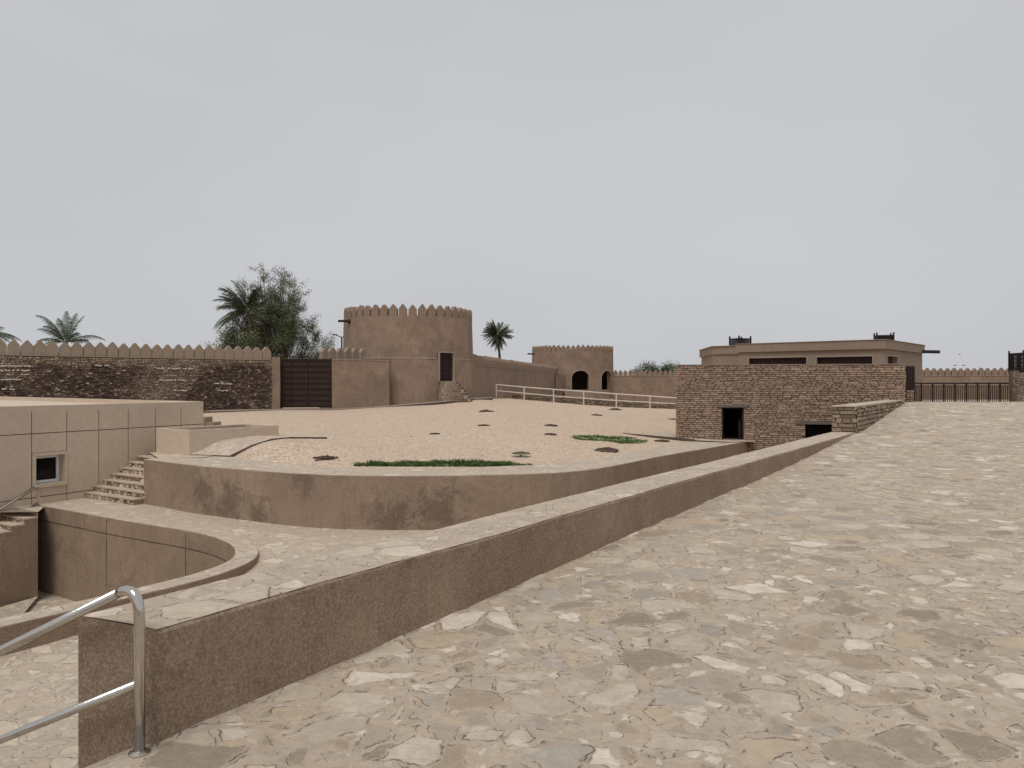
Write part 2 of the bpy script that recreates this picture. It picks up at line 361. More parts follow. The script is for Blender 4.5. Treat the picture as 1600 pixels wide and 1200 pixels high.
def wall_strip(name, label, cat, R, L, zt, zb, mat, topmat, base, edge=.026, topname='paved_top', body='wall_body', zstep=.22):
    """solid wall between the outlines R and L (same count) with weathered rounded edges, paving sheet on top"""
    t = thing(name, label, cat, base)
    n = len(R); b = MB(); rows = []
    for i in range(n):
        r, l = Vector(R[i][:2]), Vector(L[i][:2]); u = (l - r).normalized(); wd = (l - r).length
        nzv = noise.noise(Vector((r.x * 2.1, r.y * 2.1, 1))) * edge * .9 + noise.noise(Vector((r.x * 7, r.y * 7, 5))) * edge * .9
        T, B = zt[i], zb[i]; e = edge * .8
        m = max(1, int((T - B) / zstep)); prof = []
        for k in range(m + 1):
            zz = B + (T - e - B) * k / m
            o = noise.noise(Vector((r.x * 1.7, r.y * 1.7, zz * 2.2))) * .012
            prof.append((o if k else 0, zz))
        prof += [(e * .35 + nzv * .4, T - e * .35 + nzv * .3), (e + nzv, T)]
        prof2 = [(wd - e - nzv, T), (wd - e * .35, T - e * .35), (wd, T - e), (wd, B)]
        row = [(r.x + u.x * s_, r.y + u.y * s_, z_) for s_, z_ in prof + prof2]
        rows.append(row)
    mx_ = max(len(r_) for r_ in rows)
    # equal section counts: pad the face rows
    for r_ in rows:
        while len(r_) < mx_: r_.insert(1, tuple((Vector(r_[0]) * .5 + Vector(r_[1]) * .5)))
    k = mx_; vs = [p for r_ in rows for p in r_]; fs = []
    for i in range(n - 1):
        for j in range(k - 1): fs.append((i * k + j, (i + 1) * k + j, (i + 1) * k + j + 1, i * k + j + 1))
    fs.append(tuple(range(k - 1, -1, -1))); fs.append(tuple((n - 1) * k + j for j in range(k)))
    b.add(vs, fs); b.build(body, mat, t, smooth=False)
    tp = MB(); vs = []; fs = []
    for i in range(n):
        r, l = Vector(R[i][:2]), Vector(L[i][:2]); u = (l - r).normalized(); wd = (l - r).length
        j = noise.noise(Vector((r.x * 6, r.y * 6, 9))) * .014
        for s_, z_ in ((.012 + j * .8, .003), (wd * .35, .01), (wd * .7, .008), (wd - .012, .003)):
            vs.append((r.x + u.x * s_, r.y + u.y * s_, zt[i] + z_))
    for i in range(n - 1):
        for j in range(3): fs.append((i * 4 + j, (i + 1) * 4 + j, (i + 1) * 4 + j + 1, i * 4 + j + 1))
    tp.add(vs, fs); tp.build(topname, topmat, t)
    return t
def sheet(name, A, B, za, zb, mat, parent=None, m=6, nz_=0.0, zf=None):
    """ruled sheet between curves A and B"""
    b = MB(); n = len(A); vs = []; fs = []
    for i in range(n):
        for j in range(m + 1):
            f = j / m; x = A[i][0] * (1 - f) + B[i][0] * f; y = A[i][1] * (1 - f) + B[i][1] * f; z = za[i] * (1 - f) + zb[i] * f
            if zf: z = zf(x, y, z, f)
            if nz_: z += noise.noise(Vector((x * .5, y * .5, 0))) * nz_
            vs.append((x, y, z))
    for i in range(n - 1):
        for j in range(m): fs.append((i * (m + 1) + j, (i + 1) * (m + 1) + j, (i + 1) * (m + 1) + j + 1, i * (m + 1) + j + 1))
    b.add(vs, fs); return b.build(name, mat, parent)
def face_holes(mb, p0, p1, z0, z1, holes, depth, zb0=None):
    """vertical planar face from p0 to p1 with rectangular holes (u0,u1,z0,z1) and reveals going inwards"""
    p0, p1 = Vector(p0[:2]), Vector(p1[:2]); d = (p1 - p0); Ln = d.length; d.normalize(); nrm = Vector((d.y, -d.x))   # outward = right of d
    us = sorted({0, Ln, *[h[0] for h in holes], *[h[1] for h in holes]}); zs = sorted({z0, z1, *[h[2] for h in holes], *[h[3] for h in holes]})
    P = lambda u, z, q=0: (p0.x + d.x * u - nrm.x * q, p0.y + d.y * u - nrm.y * q, z)
    for i in range(len(us) - 1):
        for j in range(len(zs) - 1):
            um, zm = (us[i] + us[i + 1]) / 2, (zs[j] + zs[j + 1]) / 2
            if any(h[0] < um < h[1] and h[2] < zm < h[3] for h in holes): continue
            mb.quad(P(us[i], zs[j]), P(us[i + 1], zs[j]), P(us[i + 1], zs[j + 1]), P(us[i], zs[j + 1]))
    for a, b, c, e in holes:
        mb.quad(P(a, c), P(a, c, depth), P(b, c, depth), P(b, c)); mb.quad(P(a, e, depth), P(a, e), P(b, e), P(b, e, depth))
        mb.quad(P(a, c, depth), P(a, c), P(a, e), P(a, e, depth)); mb.quad(P(b, c), P(b, c, depth), P(b, e, depth), P(b, e))
    return P
def stones(mb, p0, p1, z0, z1, ch, sl, holes=(), proud=.035, gap=.014, rough=1.0, keep=None, topf=None):
    p0, p1 = Vector(p0[:2]), Vector(p1[:2]); d = p1 - p0; Ln = d.length; d.normalize(); nrm = Vector((d.y, -d.x))
    z = z0
    while z < z1 - .02:
        h = ch * random.uniform(.8, 1.2); zt = min(z + h, z1); u = -sl * random.random()
        while u < Ln:
            l = sl * random.uniform(.55, 1.45); a, b = max(u, 0), min(u + l, Ln); u += l
            if b - a < .03: continue
            segs = [(a, b)]
            for hh in holes:
                if zt > hh[2] + .02 and z < hh[3] - .02:
                    ns = []
                    for (s0, s1) in segs:
                        if s1 <= hh[0] or s0 >= hh[1]: ns.append((s0, s1)); continue
                        if s0 < hh[0]: ns.append((s0, hh[0]))
                        if s1 > hh[1]: ns.append((hh[1], s1))
                    segs = ns
            for a2, b2 in segs:
                if b2 - a2 < .03: continue
                zc = z + jit(.012 * rough)
                if topf and zc > topf((a2 + b2) / 2): continue
                if keep and not keep((a2 + b2) / 2, zc): continue
                g = gap * random.uniform(.5, 1.4); q = proud * random.uniform(.45, 1.5); jz = .16 * ch * rough; s_ = .35 * g
                c = [(a2 + g + jit(jz), z + g + jit(jz * .5)), (b2 - g + jit(jz), z + g + jit(jz * .5)), (b2 - g + jit(jz), zt - g + jit(jz * .5)), (a2 + g + jit(jz), zt - g + jit(jz * .5))]
                vs = [(p0.x + d.x * x, p0.y + d.y * x, y) for x, y in c]
                cx, cz = sum(x for x, y in c) / 4, sum(y for x, y in c) / 4
                vs += [(p0.x + d.x * (x + (cx - x) * .14) + nrm.x * (q + jit(q * .3)), p0.y + d.y * (x + (cx - x) * .14) + nrm.y * q, y + (cz - y) * .2) for x, y in c]
                mb.add(vs, ((4, 5, 6, 7), (0, 1, 5, 4), (1, 2, 6, 5), (2, 3, 7, 6), (3, 0, 4, 7)))
        z = zt
def merlon_mesh(wd, h1, h2, th, mat, name='merlon'):
    b = MB(); p = [(-wd / 2, 0), (wd / 2, 0), (wd / 2 * .98, h1), (.03, h1 + h2), (-.03, h1 + h2), (-wd / 2 * .98, h1)]
    n = len(p); vs = [(x, -th / 2, z) for x, z in p] + [(x, th / 2, z) for x, z in p]
    b.add(vs, [tuple(range(n)), tuple(range(2 * n - 1, n - 1, -1))] + [((i + 1) % n, i, n + i, n + (i + 1) % n) for i in range(n)])
    return b.mesh(name, mat)
def put_merlon(me, parent, x, y, z, rz):
    o = bpy.data.objects.new('merlon', me); link(o, parent)
    o.location = (x - parent.location.x, y - parent.location.y, z - parent.location.z)
    o.rotation_euler = (jit(.03), jit(.02), rz + jit(.05)); k = 1 + jit(.04); o.scale = (k, 1, 1 + jit(.05)); return o
def merlon_row(me, parent, p0, p1, z, n, skip=()):
    p0, p1 = Vector(p0), Vector(p1); d = p1 - p0; a = math.atan2(d.y, d.x)
    for i in range(n):
        if i in skip: continue
        p = p0 + d * ((i + .5) / n); put_merlon(me, parent, p.x, p.y, z, a)
def drum(mb, c, R0, R1, z0, z1, holes=(), depth=.4, nseg=72, nz_=6, a_skip=None):
    angs = sorted({2 * PI * i / nseg for i in range(nseg)} | {h[i] % (2 * PI) for h in holes for i in (0, 1)}); zs = sorted({z0 + (z1 - z0) * i / nz_ for i in range(nz_ + 1)} | {h[i] for h in holes for i in (2, 3)})
    def P(a, z, q=0):
        r = R0 + (R1 - R0) * (z - z0) / (z1 - z0) - q
        if q == 0: r += noise.noise(Vector((c[0] + math.cos(a) * R0, c[1] + math.sin(a) * R0, z)) * .7) * .03
        return (c[0] + r * math.cos(a), c[1] + r * math.sin(a), z)
    H = [(h[0] % (2 * PI), h[1] % (2 * PI), h[2], h[3]) for h in holes]
    for i in range(len(angs)):
        a, b = angs[i], angs[(i + 1) % len(angs)]; am = (a + (b if b > a else b + 2 * PI)) / 2
        for j in range(len(zs) - 1):
            zm = (zs[j] + zs[j + 1]) / 2
            if any(h[0] < am < h[1] and h[2] < zm < h[3] for h in H): continue
            mb.quad(P(a, zs[j]), P(b, zs[j]), P(b, zs[j + 1]), P(a, zs[j + 1]))
    for a, b, lo, hi in H:
        mb.quad(P(a, lo), P(b, lo), P(b, lo, depth), P(a, lo, depth)); mb.quad(P(a, hi, depth), P(b, hi, depth), P(b, hi), P(a, hi))
        mb.quad(P(a, lo, depth), P(a, hi, depth), P(a, hi), P(a, lo)); mb.quad(P(b, lo), P(b, hi), P(b, hi, depth), P(b, lo, depth))
    return P
def disc(mb, c, R, z, n=72): mb.add([(c[0] + R * math.cos(2 * PI * i / n), c[1] + R * math.sin(2 * PI * i / n), z) for i in range(n)], (tuple(range(n)),))

# ------------------------------------------------------------------ ground
def interp(x, xs, ys): return float(np.interp(x, xs, ys))
gx = [-900, -200, -80, -45, -40, -20, 0, 20, 45, 50, 80, 200, 900]; gy = [-300, -60, -30, -25, 0, 20, 40, 43, 60, 100, 200, 500, 1500]
b = MB(); vs = []
for y in gy:
    for x in gx: vs.append((x, y, -8.5 if (-44 < x < 47 and -28 < y < 41) else -2.5))
nx = len(gx); b.add(vs, [(j * nx + i, j * nx + i + 1, (j + 1) * nx + i + 1, (j + 1) * nx + i) for j in range(len(gy) - 1) for i in range(nx - 1)])
struct(b.build('ground', M['earth']))

# ------------------------------------------------------------------ the big ramp on the right
RY = [-12, 0, 4.22, 5.69, 6.49, 9.07, 14.09, 15.9, 21.5, 27.0, 29.4, 30.6, 36, 60]
RZ = [-2.0, -2.0, -1.976, -1.934, -1.909, -1.822, -1.69, -1.63, -1.36, -.905, -.715, -.70, -1.2, -1.25]
def rampz(y): return interp(y, RY, RZ)
PC = Vector((-1.94, 4.21))                     # near right corner of the parapet, at its foot
def edge_x(y): return PC.x + (y - PC.y) * .6717 - (.12 if y > 4.4 else 0)
b = MB(); vs = []; ys = list(np.arange(-2.0, 31, .45)) + list(np.arange(31, 62, 3)); cols = 34
for y in ys:
    x0 = edge_x(min(y, 29.6)) if y < 30 else edge_x(29.6) + 0
    if y > 38: x0 = 22
    for i in range(cols):
        t = (i / (cols - 1)) ** 1.8; x = x0 + (48 - x0) * t
        vs.append((x, y, rampz(y) + noise.noise(Vector((x * .6, y * .6, 0))) * .015))
b.add(vs, [(j * cols + i, j * cols + i + 1, (j + 1) * cols + i + 1, (j + 1) * cols + i) for j in range(len(ys) - 1) for i in range(cols - 1)])
# landing in front of the wall end, dipping towards the steps on the left
vs = []; n1 = 12; n2 = 12
for j in range(n2 + 1):                          # v: from the wall end back towards the camera
    for i in range(n1 + 1):
        u = .63 * i / n1; v = -.25 + 3.2 * j / n2
        p = PC + N * u - D * v
        z = rampz(p.y) - (.10 * max(0, u) + .45 * max(0, u - .05) ** 1.25)
        vs.append((p.x, p.y, z))
b.add(vs, [(j * (n1 + 1) + i, (j + 1) * (n1 + 1) + i, (j + 1) * (n1 + 1) + i + 1, j * (n1 + 1) + i + 1) for j in range(n2) for i in range(n1)])
struct(b.build('ramp_paving', M['pave']))

# low parapet along the ramp
zp = -1.35; n = 260; Lp = 20.8; R = []; L = []; ZT = []; ZB = []
for i in range(n + 1):
    s_ = Lp * i / n; p = PC + D * s_; wv = noise.noise(Vector((s_ * .5, 3, 0))) * .02 + noise.noise(Vector((s_ * 2.2, 8, 0))) * .008
    R.append(p + N * wv); L.append(p + N * (.63 + wv) - D * (.11 * max(0, 1 - s_ / 1.2))); ZT.append(zp + noise.noise(Vector((s_ * .45, 0, 0))) * .010); ZB.append(-4.2)
PW = wall_strip('parapet_wall', 'long brown stucco parapet with flagstone top running up beside the wide ramp', 'parapet', R, L, ZT, ZB, M['stucco'], M['pave_pale'], (PC.x, PC.y, -4.2), zstep=.3)

m_ = MB(); vs = []
for i in range(n + 1):
    p = R[i]; z = rampz(p.y); k = noise.noise(Vector((p.x * 3, p.y * 3, 2))) * .02; vs += [(p.x + N.x * .01, p.y + N.y * .01, z + .012 + k), (p.x - N.x * (.018 + k * .7), p.y - N.y * (.018 + k * .7), z + .006), (p.x - N.x * (.035 + k), p.y - N.y * (.035 + k), z - .01)]
m_.add(vs, [(i * 3 + j + 1, (i + 1) * 3 + j + 1, (i + 1) * 3 + j, i * 3 + j) for i in range(n) for j in (0, 1)]); m_.build('base_fillet', M['pave'], PW)

# stone parapet where the stucco one ends
a = PC + D * 20.55; bb = PC + D * 30.2
t = thing('stone_parapet', 'pale rough stone parapet block between the ramp top and the brick building', 'parapet', (a.x, a.y, -2.5))
zt = -.64
c0, c1, c2, c3 = a - N * .03, bb - N * .03, bb + N * .62, a + N * .62
m_ = MB(); m_.prism([c0 + N*.03, c1 + N*.03, c2, c3], -3, [zt - .01] * 4); m_.build('core', M['mortar'], t)
m_ = MB(); stones(m_, c3, c0, -2.4, zt, .12, .3, gap=.008); stones(m_, c0, c1, -2.0, zt, .12, .3, gap=.008); m_.build('stone_facing', M['rubble'], t)
m_ = MB(); m_.prism([c0 - D * .03, c1, c2, c3 - D * .03], zt + .003, zt + .03); m_.build('paved_top', M['pave_pale'], t)

# steps that drop away to the left of the landing, out of frame
def steps(name, label, o, down, across, width, n, tread, rise, z0, zbot, tm, sm, rm):
    """flight from the top nosing origin o, going down along 'down'; each step its own part"""
    t = thing(name, label, 'stairs', (o.x, o.y, zbot))
    for k in range(1, n + 1):
        zt = z0 - rise * k; p = o + down * tread * (k - 1); e = o + down * tread * k; a_ = across * width
        q = [p, e, e + a_, p + a_]
        if (q[1] - q[0]).x * (q[2] - q[1]).y - (q[1] - q[0]).y * (q[2] - q[1]).x < 0: q = q[::-1]
        s1 = MB(); s1.prism(q, zbot, zt - .03); so_ = s1.build('step', sm, t)
        dn = down * .025; q2 = [p, e + dn, e + dn + a_, p + a_]
        if (q2[1] - q2[0]).x * (q2[2] - q2[1]).y - (q2[1] - q2[0]).y * (q2[2] - q2[1]).x < 0: q2 = q2[::-1]
        s2 = MB(); s2.prism(q2, zt - .03, zt); s2.sub('tread', tm, so_, t)
        r0 = e + across * .01; r1 = e + across * (width - .01); dd = down * .008; q3 = [r0 - dd, r0 + dd, r1 + dd, r1 - dd]
        if (q3[1] - q3[0]).x * (q3[2] - q3[1]).y - (q3[1] - q3[0]).y * (q3[2] - q3[1]).x < 0: q3 = q3[::-1]
        s3 = MB(); s3.prism(q3, zt - rise - .002, zt - .031); s3.sub('riser', rm, so_, t)
    return t
o_ = PC + N * .63
steps('staircase', 'flagstone steps dropping left from the landing beside the near steel handrail', o_ + N*0 - D*.01, N, -D, 2.6, 11, .3, .15, -2.26, -5.2, M['pave'], M['stucco'], M['riser'])

# near stainless handrail
RD = Vector((-.9023, .4311)); px, py, pz = -1.992, 4.107, -1.985
t = thing('handrail', 'polished stainless steel handrail with two rails on the landing at the wall end', 'handrail', (px, py, pz))
hr = .0285
def rail_pt(s_, z0, sl): return (px + RD.x * s_, py + RD.y * s_, z0 - sl * s_)
m_ = MB(); top = -1.072 - hr; pts = [(px, py, pz), (px, py, top - .16)]
for k in range(1, 9):                             # bend from the post into the sloping rail
    f = k / 8; A = Vector((px, py, top - .16)); B = Vector((px, py, top + .035)); C = Vector(rail_pt(.16, top - .0, .0)) + Vector((0, 0, -.035))
    pts.append(tuple(A * (1 - f) ** 2 + B * 2 * f * (1 - f) + C * f * f))
m_.tube(pts, hr, 20); m_.build('post', M['steel'], t, smooth=True)
m_ = MB(); e0 = Vector(pts[-1]); m_.tube([e0, (px + RD.x * 3.4, py + RD.y * 3.4, e0.z - .452 * (3.4 - .16))], hr, 20); m_.build('top_rail', M['steel'], t, smooth=True)
m_ = MB(); m_.tube([rail_pt(.02, -1.60, .45), rail_pt(3.4, -1.60, .45)], hr * .86, 20); m_.build('middle_rail', M['steel'], t, smooth=True)
m_ = MB(); m_.tube([(px + RD.x * 3.4, py + RD.y * 3.4, -4.0), (px + RD.x * 3.4, py + RD.y * 3.4, e0.z - .452 * 3.24)], hr, 16); m_.build('post', M['steel'], t, smooth=True)
m_ = MB(); m_.tube([(px, py, pz - .02), (px, py, pz + .018)], .056, 28); m_.tube([(px, py, pz + .018), (px, py, pz + .03)], [.056, .034], 28); m_.build('base_flange', M['steel'], t, smooth=False)

# ------------------------------------------------------------------ lower walkway and court
zw = -3.37
inner = [(-13.13, 21.28), (-11.6, 20.28), (-10.19, 19.30), (-8.8, 18.42), (-7.48, 17.60), (-6.5, 16.80), (-5.82, 15.95), (-5.46, 15.1), (-5.42, 14.4), (-5.70, 13.48), (-6.5, 12.2), (-7.35, 11.0), (-9.6, 7.65), (-13.0, 2.6)]
IN = catmull(inner, .16)
def offset(P, d):
    out = []
    for i in range(len(P)):
        t_ = (P[min(i + 1, len(P) - 1)] - P[max(i - 1, 0)]).normalized(); out.append(P[i] + Vector((-t_.y, t_.x)) * d)
    return out
OUT = offset(IN, .45)
def zcurb(p): return zw + .006
t = wall_strip('court_wall', 'curved brown stucco wall with flagstone top around the sunken court', 'wall', IN, OUT, [zcurb(p) for p in IN], [-6.6] * len(IN), M['stucco'], M['pave_pale'], (-5.4, 14.6, -6.6), edge=.016)
# panel joints of the curved wall: shallow dark strips let into the render
m_ = MB(); inn = offset(IN, -.004); inn2 = offset(IN, .01)
arc = [0]
for i in range(1, len(IN)): arc.append(arc[-1] + (IN[i] - IN[i - 1]).length)
for i in range(len(IN) - 1):
    if arc[i] < 22:
        z1 = zw - .40; m_.quad((*offset([IN[i], IN[i+1]], -.006)[0], z1), (*offset([IN[i], IN[i+1]], -.006)[1], z1), (*offset([IN[i], IN[i+1]], -.006)[1], z1 + .02), (*offset([IN[i], IN[i+1]], -.006)[0], z1 + .02))
for pxx in (165, 292):
    k = min(range(len(IN)), key=lambda i: abs(800 + F * IN[i].x / IN[i].y - pxx) + (100 if IN[i].y < 15 else 0))
    p = inn[k]; tt = (IN[k + 1] - IN[k - 1]).normalized() * .011
    m_.quad((p.x - tt.x, p.y - tt.y, -6.5), (p.x + tt.x, p.y + tt.y, -6.5), (p.x + tt.x, p.y + tt.y, zw - .04), (p.x - tt.x, p.y - tt.y, zw - .04))
m_.build('joint', M['groove'], t)

P1 = Vector((-12.50, 20.25))
# court floor
m_ = MB(); fl = [(P1.x, P1.y, -5.6), (-13.13, 21.28, -5.70)] + [(p.x, p.y, -5.72) for p in IN[1:]] + [(-20, -2, -5.72), (-22, 3, -5.4), (-14.6, 14.4, -5.6)]
cx, cy = -9.6, 12.5; k = len(fl); m_.add([(cx, cy, -5.72)] + fl, [(0, (i + 1) % k + 1, i + 1) for i in range(k)])
struct(m_.build('court_floor', M['pave']))
# walkway sheet
def walk_z(x, y):
    return interp(y, [0, 11.2, 16.3, 60], [-3.80, -3.76, -3.375, -3.37]) - .002
outer = [Vector((-13.13, 21.28))] + OUT[3:]
rights = []
for p in outer:
    q = p + Vector((.8301, -.5576)) * 40; rights.append(q)
m_ = MB()
# region west/north of the court: behind the far wall up to the retaining wall and the beige building
def vz(x, y): return (x, y, walk_z(x, y))
xs_ = np.linspace(-22, 16, 96); ys_ = np.linspace(-3, 33, 91)
def in_poly(x, y, poly):
    c = False; j = len(poly) - 1
    for i in range(len(poly)):
        xi, yi = poly[i]; xj, yj = poly[j]
        if (yi > y) != (yj > y) and x < (xj - xi) * (y - yi) / (yj - yi) + xi: c = not c
        j = i
    return c
MID = offset(IN, .22)
court = [tuple(p) for p in MID] + [(-20, -4), (-30, 6), (-14.6 - 6, 14.4), (-14.6, 14.4), tuple(P1), (-13.13, 21.28)]
right_line = lambda x, y: (Vector((x, y)) - PC).dot(N) > .3
walk_poly = [tuple(p) for p in MID] + [tuple(PC + D * (-8) + N * 8), tuple(PC - D * 0 + N * .3), tuple(PC + D * 31 + N * .3), (9.5, 34), (-8, 33), (-11.5, 30), (-20, 20), (-22.4, 15.5), tuple(P1 + N * 9), tuple(P1)]
from mathutils.geometry import tessellate_polygon
# dense fill so the slope is smooth
def fill_poly(mb, poly, zf, step=.6):
    me = bpy.data.meshes.new('tmp'); import bmesh
    bm = bmesh.new(); vs_ = [bm.verts.new((p[0], p[1], 0)) for p in poly]; es = [bm.edges.new((vs_[i], vs_[(i + 1) % len(vs_)])) for i in range(len(vs_))]
    bmesh.ops.triangle_fill(bm, edges=es, use_beauty=True)
    for ax, lo, hi in ((0, min(p[0] for p in poly), max(p[0] for p in poly)), (1, min(p[1] for p in poly), max(p[1] for p in poly))):
        c = lo + step
        while c < hi:
            no = (1, 0, 0) if ax == 0 else (0, 1, 0); co = (c, 0, 0) if ax == 0 else (0, c, 0)
            bmesh.ops.bisect_plane(bm, geom=bm.verts[:] + bm.edges[:] + bm.faces[:], plane_co=co, plane_no=no); c += step
    bm.normal_update(); bm.verts.index_update()
    fs_ = []
    for f in bm.faces:
        ids = [v.index for v in f.verts]
        if f.normal.z < 0: ids.reverse()
        fs_.append(ids)
    mb.add([(v.co.x, v.co.y, zf(v.co.x, v.co.y)) for v in bm.verts], fs_); bm.free(); bpy.data.meshes.remove(me)
fill_poly(m_, walk_poly, walk_z, 1.0)
struct(m_.build('walkway', M['pave_pale']))

# lower flight at the far left and its rail
_st = steps('staircase', 'flagstone steps going down beside the court under the beige building', P1, -D, N, 8, 12, .31, .135, zw, -7.2, M['pave_pale'], M['stucco'], M['riser'])
m_ = MB(); cw = Vector((-13.13, 21.28)); q = [P1, cw + Vector((-.02, .02)), cw + N * 7, P1 + N * 7]; m_.prism(q[::-1] if (q[1]-q[0]).cross(q[2]-q[1]) < 0 else q, -7.2, zw - .03); m_.build('landing_block', M['stucco'], _st)
rx, ry = -13.08, 21.2
t = thing('handrail', 'small steel handrail at the top of the steps below the beige window', 'handrail', (rx, ry, zw))
m_ = MB(); m_.tube([(rx, ry, zw - .05), (rx, ry, zw + .50)] + [(rx - D.x * .03 * k * .6, ry - D.y * .03 * k * .6, zw + .50 + [0, .035, .05, .045, .03][k]) for k in range(1, 5)], .03, 10); m_.build('post', M['steel'], t, smooth=True)
m_ = MB(); m_.tube([(rx - D.x * .07, ry - D.y * .07, zw + .53), (rx - D.x * 3.4, ry - D.y * 3.4, zw + .53 - .56 * 3.33)], .042, 10); m_.build('top_rail', M['steel'], t, smooth=True)
m_ = MB(); m_.tube([(rx - D.x * .02, ry - D.y * .02, zw + .08), (rx - D.x * 3.4, ry - D.y * 3.4, zw + .08 - .58 * 3.38)], .036, 10); m_.build('middle_rail', M['steel'], t, smooth=True)

# ------------------------------------------------------------------ retaining wall of the gravel terrace
rp_ = [(225, 718, -2.13), (300, 727, -2.13), (380, 734, -2.13), (450, 739.5, -2.13), (530, 743, -2.13), (630, 744, -2.13), (740, 743, -2.13), (880, 738, -2.13), (960, 728, -2.15), (1040, 712, -2.19), (1110, 700, -2.22), (1168, 690, -2.265)]
RR = catmull([G(*q) for q in rp_], .22); RX = [p.x for p in RR]
def tz(x, y): return interp(x, [-11, 1, 3, 5, 7.4, 9.3], [-2.13, -2.13, -2.15, -2.19, -2.22, -2.265])
RL = offset(RR, .5)
spots = []
for (x, y, r) in ((318, 770, .5), (355, 782, .62), (400, 800, .5), (690, 795, .6), (610, 812, .55), (470, 750, .4)):
    p = min(RR, key=lambda q: abs(800 + F * q.x / q.y - x)); spots.append((p.x + 10.4, p.y - 21.66, Z(y, p.y) + 4.4, r))
M['stucco_ret2'] = stucco('stained_brown_stucco', srgb(150, 130, 112), .27, .5, .6, .6, spots)
RETW = wall_strip('retaining_wall', 'curved stained brown stucco retaining wall below the gravel terrace', 'wall', RR, RL, [tz(p.x, p.y) for p in RR], [-4.4] * len(RR), M['stucco_ret2'], M['pave_pale'], (-10.4, 21.66, -4.4), edge=.022)
# side of the retaining wall beside the stairs
c = RR[0]; m_ = MB(); q = [c + N * .0, c + Vector((.28, .1)) , c + D * 3.4 + Vector((.25, 0)), c + D * 3.4]
m_.prism([tuple(v) for v in q], -4.4, -2.16); m_.build('side_wall', M['stucco_ret'], RETW)

# terrace paving band behind the wall
inn_px = [(235, 711, -2.2), (300, 708, -2.13), (360, 713, -2.13), (420, 721.5, -2.13), (490, 728.5, -2.13), (560, 732, -2.13), (700, 731.5, -2.13), (835, 727, -2.13), (930, 718, -2.14), (996, 706, -2.18), (1051, 694, -2.2), (1083, 689, -2.22)]
BI = catmull([G(*q) for q in inn_px], .25)
def resample(P, n):
    L_ = [0]
    for i in range(1, len(P)): L_.append(L_[-1] + (P[i] - P[i - 1]).length)
    return [Vector((np.interp(L_[-1] * k / (n - 1), L_, [p.x for p in P]), np.interp(L_[-1] * k / (n - 1), L_, [p.y for p in P]))) for k in range(n)]
A = resample(offset(RR, .42), 90); B = resample([p for p in BI] + [Vector((9.5, 30.4))], 90)
B = [b_ + (b_ - a_).normalized() * .25 if i < 84 else b_ for i, (a_, b_) in enumerate(zip(A, B))]
pv = sheet('terrace_path', A, B, [tz(p.x, p.y) for p in A], [tz(p.x, p.y) - .01 for p in B], M['pave_pale'], m=4, nz_=.01); struct(pv)
m_ = MB(); fill_poly(m_, [(4.78, 32.4), (7.0, 29.75), (8.2, 29.3), (9.6, 30.1), (9.2, 31.2), (7.2, 31.6), (7.2, 37.5), (6.2, 37.6)], lambda x, y: -2.165 - max(0, x - 6) * .03 + .02, 1.0)
struct(m_.build('building_path', M['pave_pale']))
# paved area on top of the stairs
m_ = MB(); fill_poly(m_, [(-10.45, 21.9), (-8.9, 22.2), (-8.6, 24.5), (-11.2, 26.2), (-12.2, 25.2), (-11.45, 24.75)], lambda x, y: -2.13 - max(0, -x - 9.7) * .08 + .008, .8)
struct(m_.build('stair_head_paving', M['pave_pale']))

# gravel surface
Npts = [(-13.5, 27.6), (-11.0, 25.4), (-9.6, 23.2)] + [tuple(p) for p in BI if p.x > -8.6] + [(8.0, 30.0), (10, 31.5)]
Nc = resample([Vector(p) for p in Npts], 120)
far = [(-36, 36, -1.75), (-24, 41, -1.72), (-17.8, 45.5, -1.68), (*V(437, 49), Z(640, 49)), (*V(520, 50), Z(640, 50)), (*V(605, 51), Z(635, 51)), (*V(686, 53), Z(629, 53)), (*V(745, 56), Z(623, 56)), (*V(795, 62), Z(622.5, 62)),
       (*V(865, 61.5), Z(628.5, 61.5)), (*V(912, 61), Z(632.5, 61)), (*V(963, 60.5), Z(636, 60.5)), (*V(1016, 60), Z(638, 60)), (*V(1057, 59.5), Z(639.5, 59.5)), (22, 58, -2.1)]
fz = lambda x: interp(x, [f[0] for f in far], [f[2] for f in far])
Fc = resample([Vector(f[:2]) for f in far], 120)
def gz_raw(x, y, v):
    zn = tz(x, y) - .03; zf = fz(x * 1.0) if False else None
    return zn
GRID = []
m_ = MB(); vs = []; mm = 46
for i in range(120):
    a_, b_ = Nc[i], Fc[i]; zn = tz(a_.x, a_.y) - .035; zf = fz(b_.x)
    lf = interp(800 + F * a_.x / a_.y, [430, 640], [1, 0])
    for j in range(mm + 1):
        v = j / mm; p = a_ * (1 - v) + b_ * v; s1 = min(1, v / .15); s1 = .7 * s1 + .3 * s1 * s1 * (3 - 2 * s1); g = lf * s1 + (1 - lf) * v
        z = zn + (zf - zn) * g + (noise.noise(Vector((p.x * .35, p.y * .35, 0))) * .03 if 0 < j < mm - 1 else 0)
        vs.append((p.x, p.y, z)); GRID.append((p.x, p.y, z))
    p = b_ + (b_ - a_).normalized() * 1.0; vs.append((p.x, p.y, zf - .25)); p = p + (b_ - a_).normalized() * 2; vs.append((p.x, p.y, -2.7))
k = mm + 3; m_.add(vs, [(i * k + j, (i + 1) * k + j, (i + 1) * k + j + 1, i * k + j + 1) for i in range(119) for j in range(k - 1)])
struct(m_.build('gravel_terrace', M['gravel'], smooth=True))
GA = np.array(GRID)
def gz(x, y):
    d = (GA[:, 0] - x) ** 2 + (GA[:, 1] - y) ** 2; k = np.argsort(d)[:4]; w_ = 1 / (d[k] + .02); return float((GA[k, 2] * w_).sum() / w_.sum())
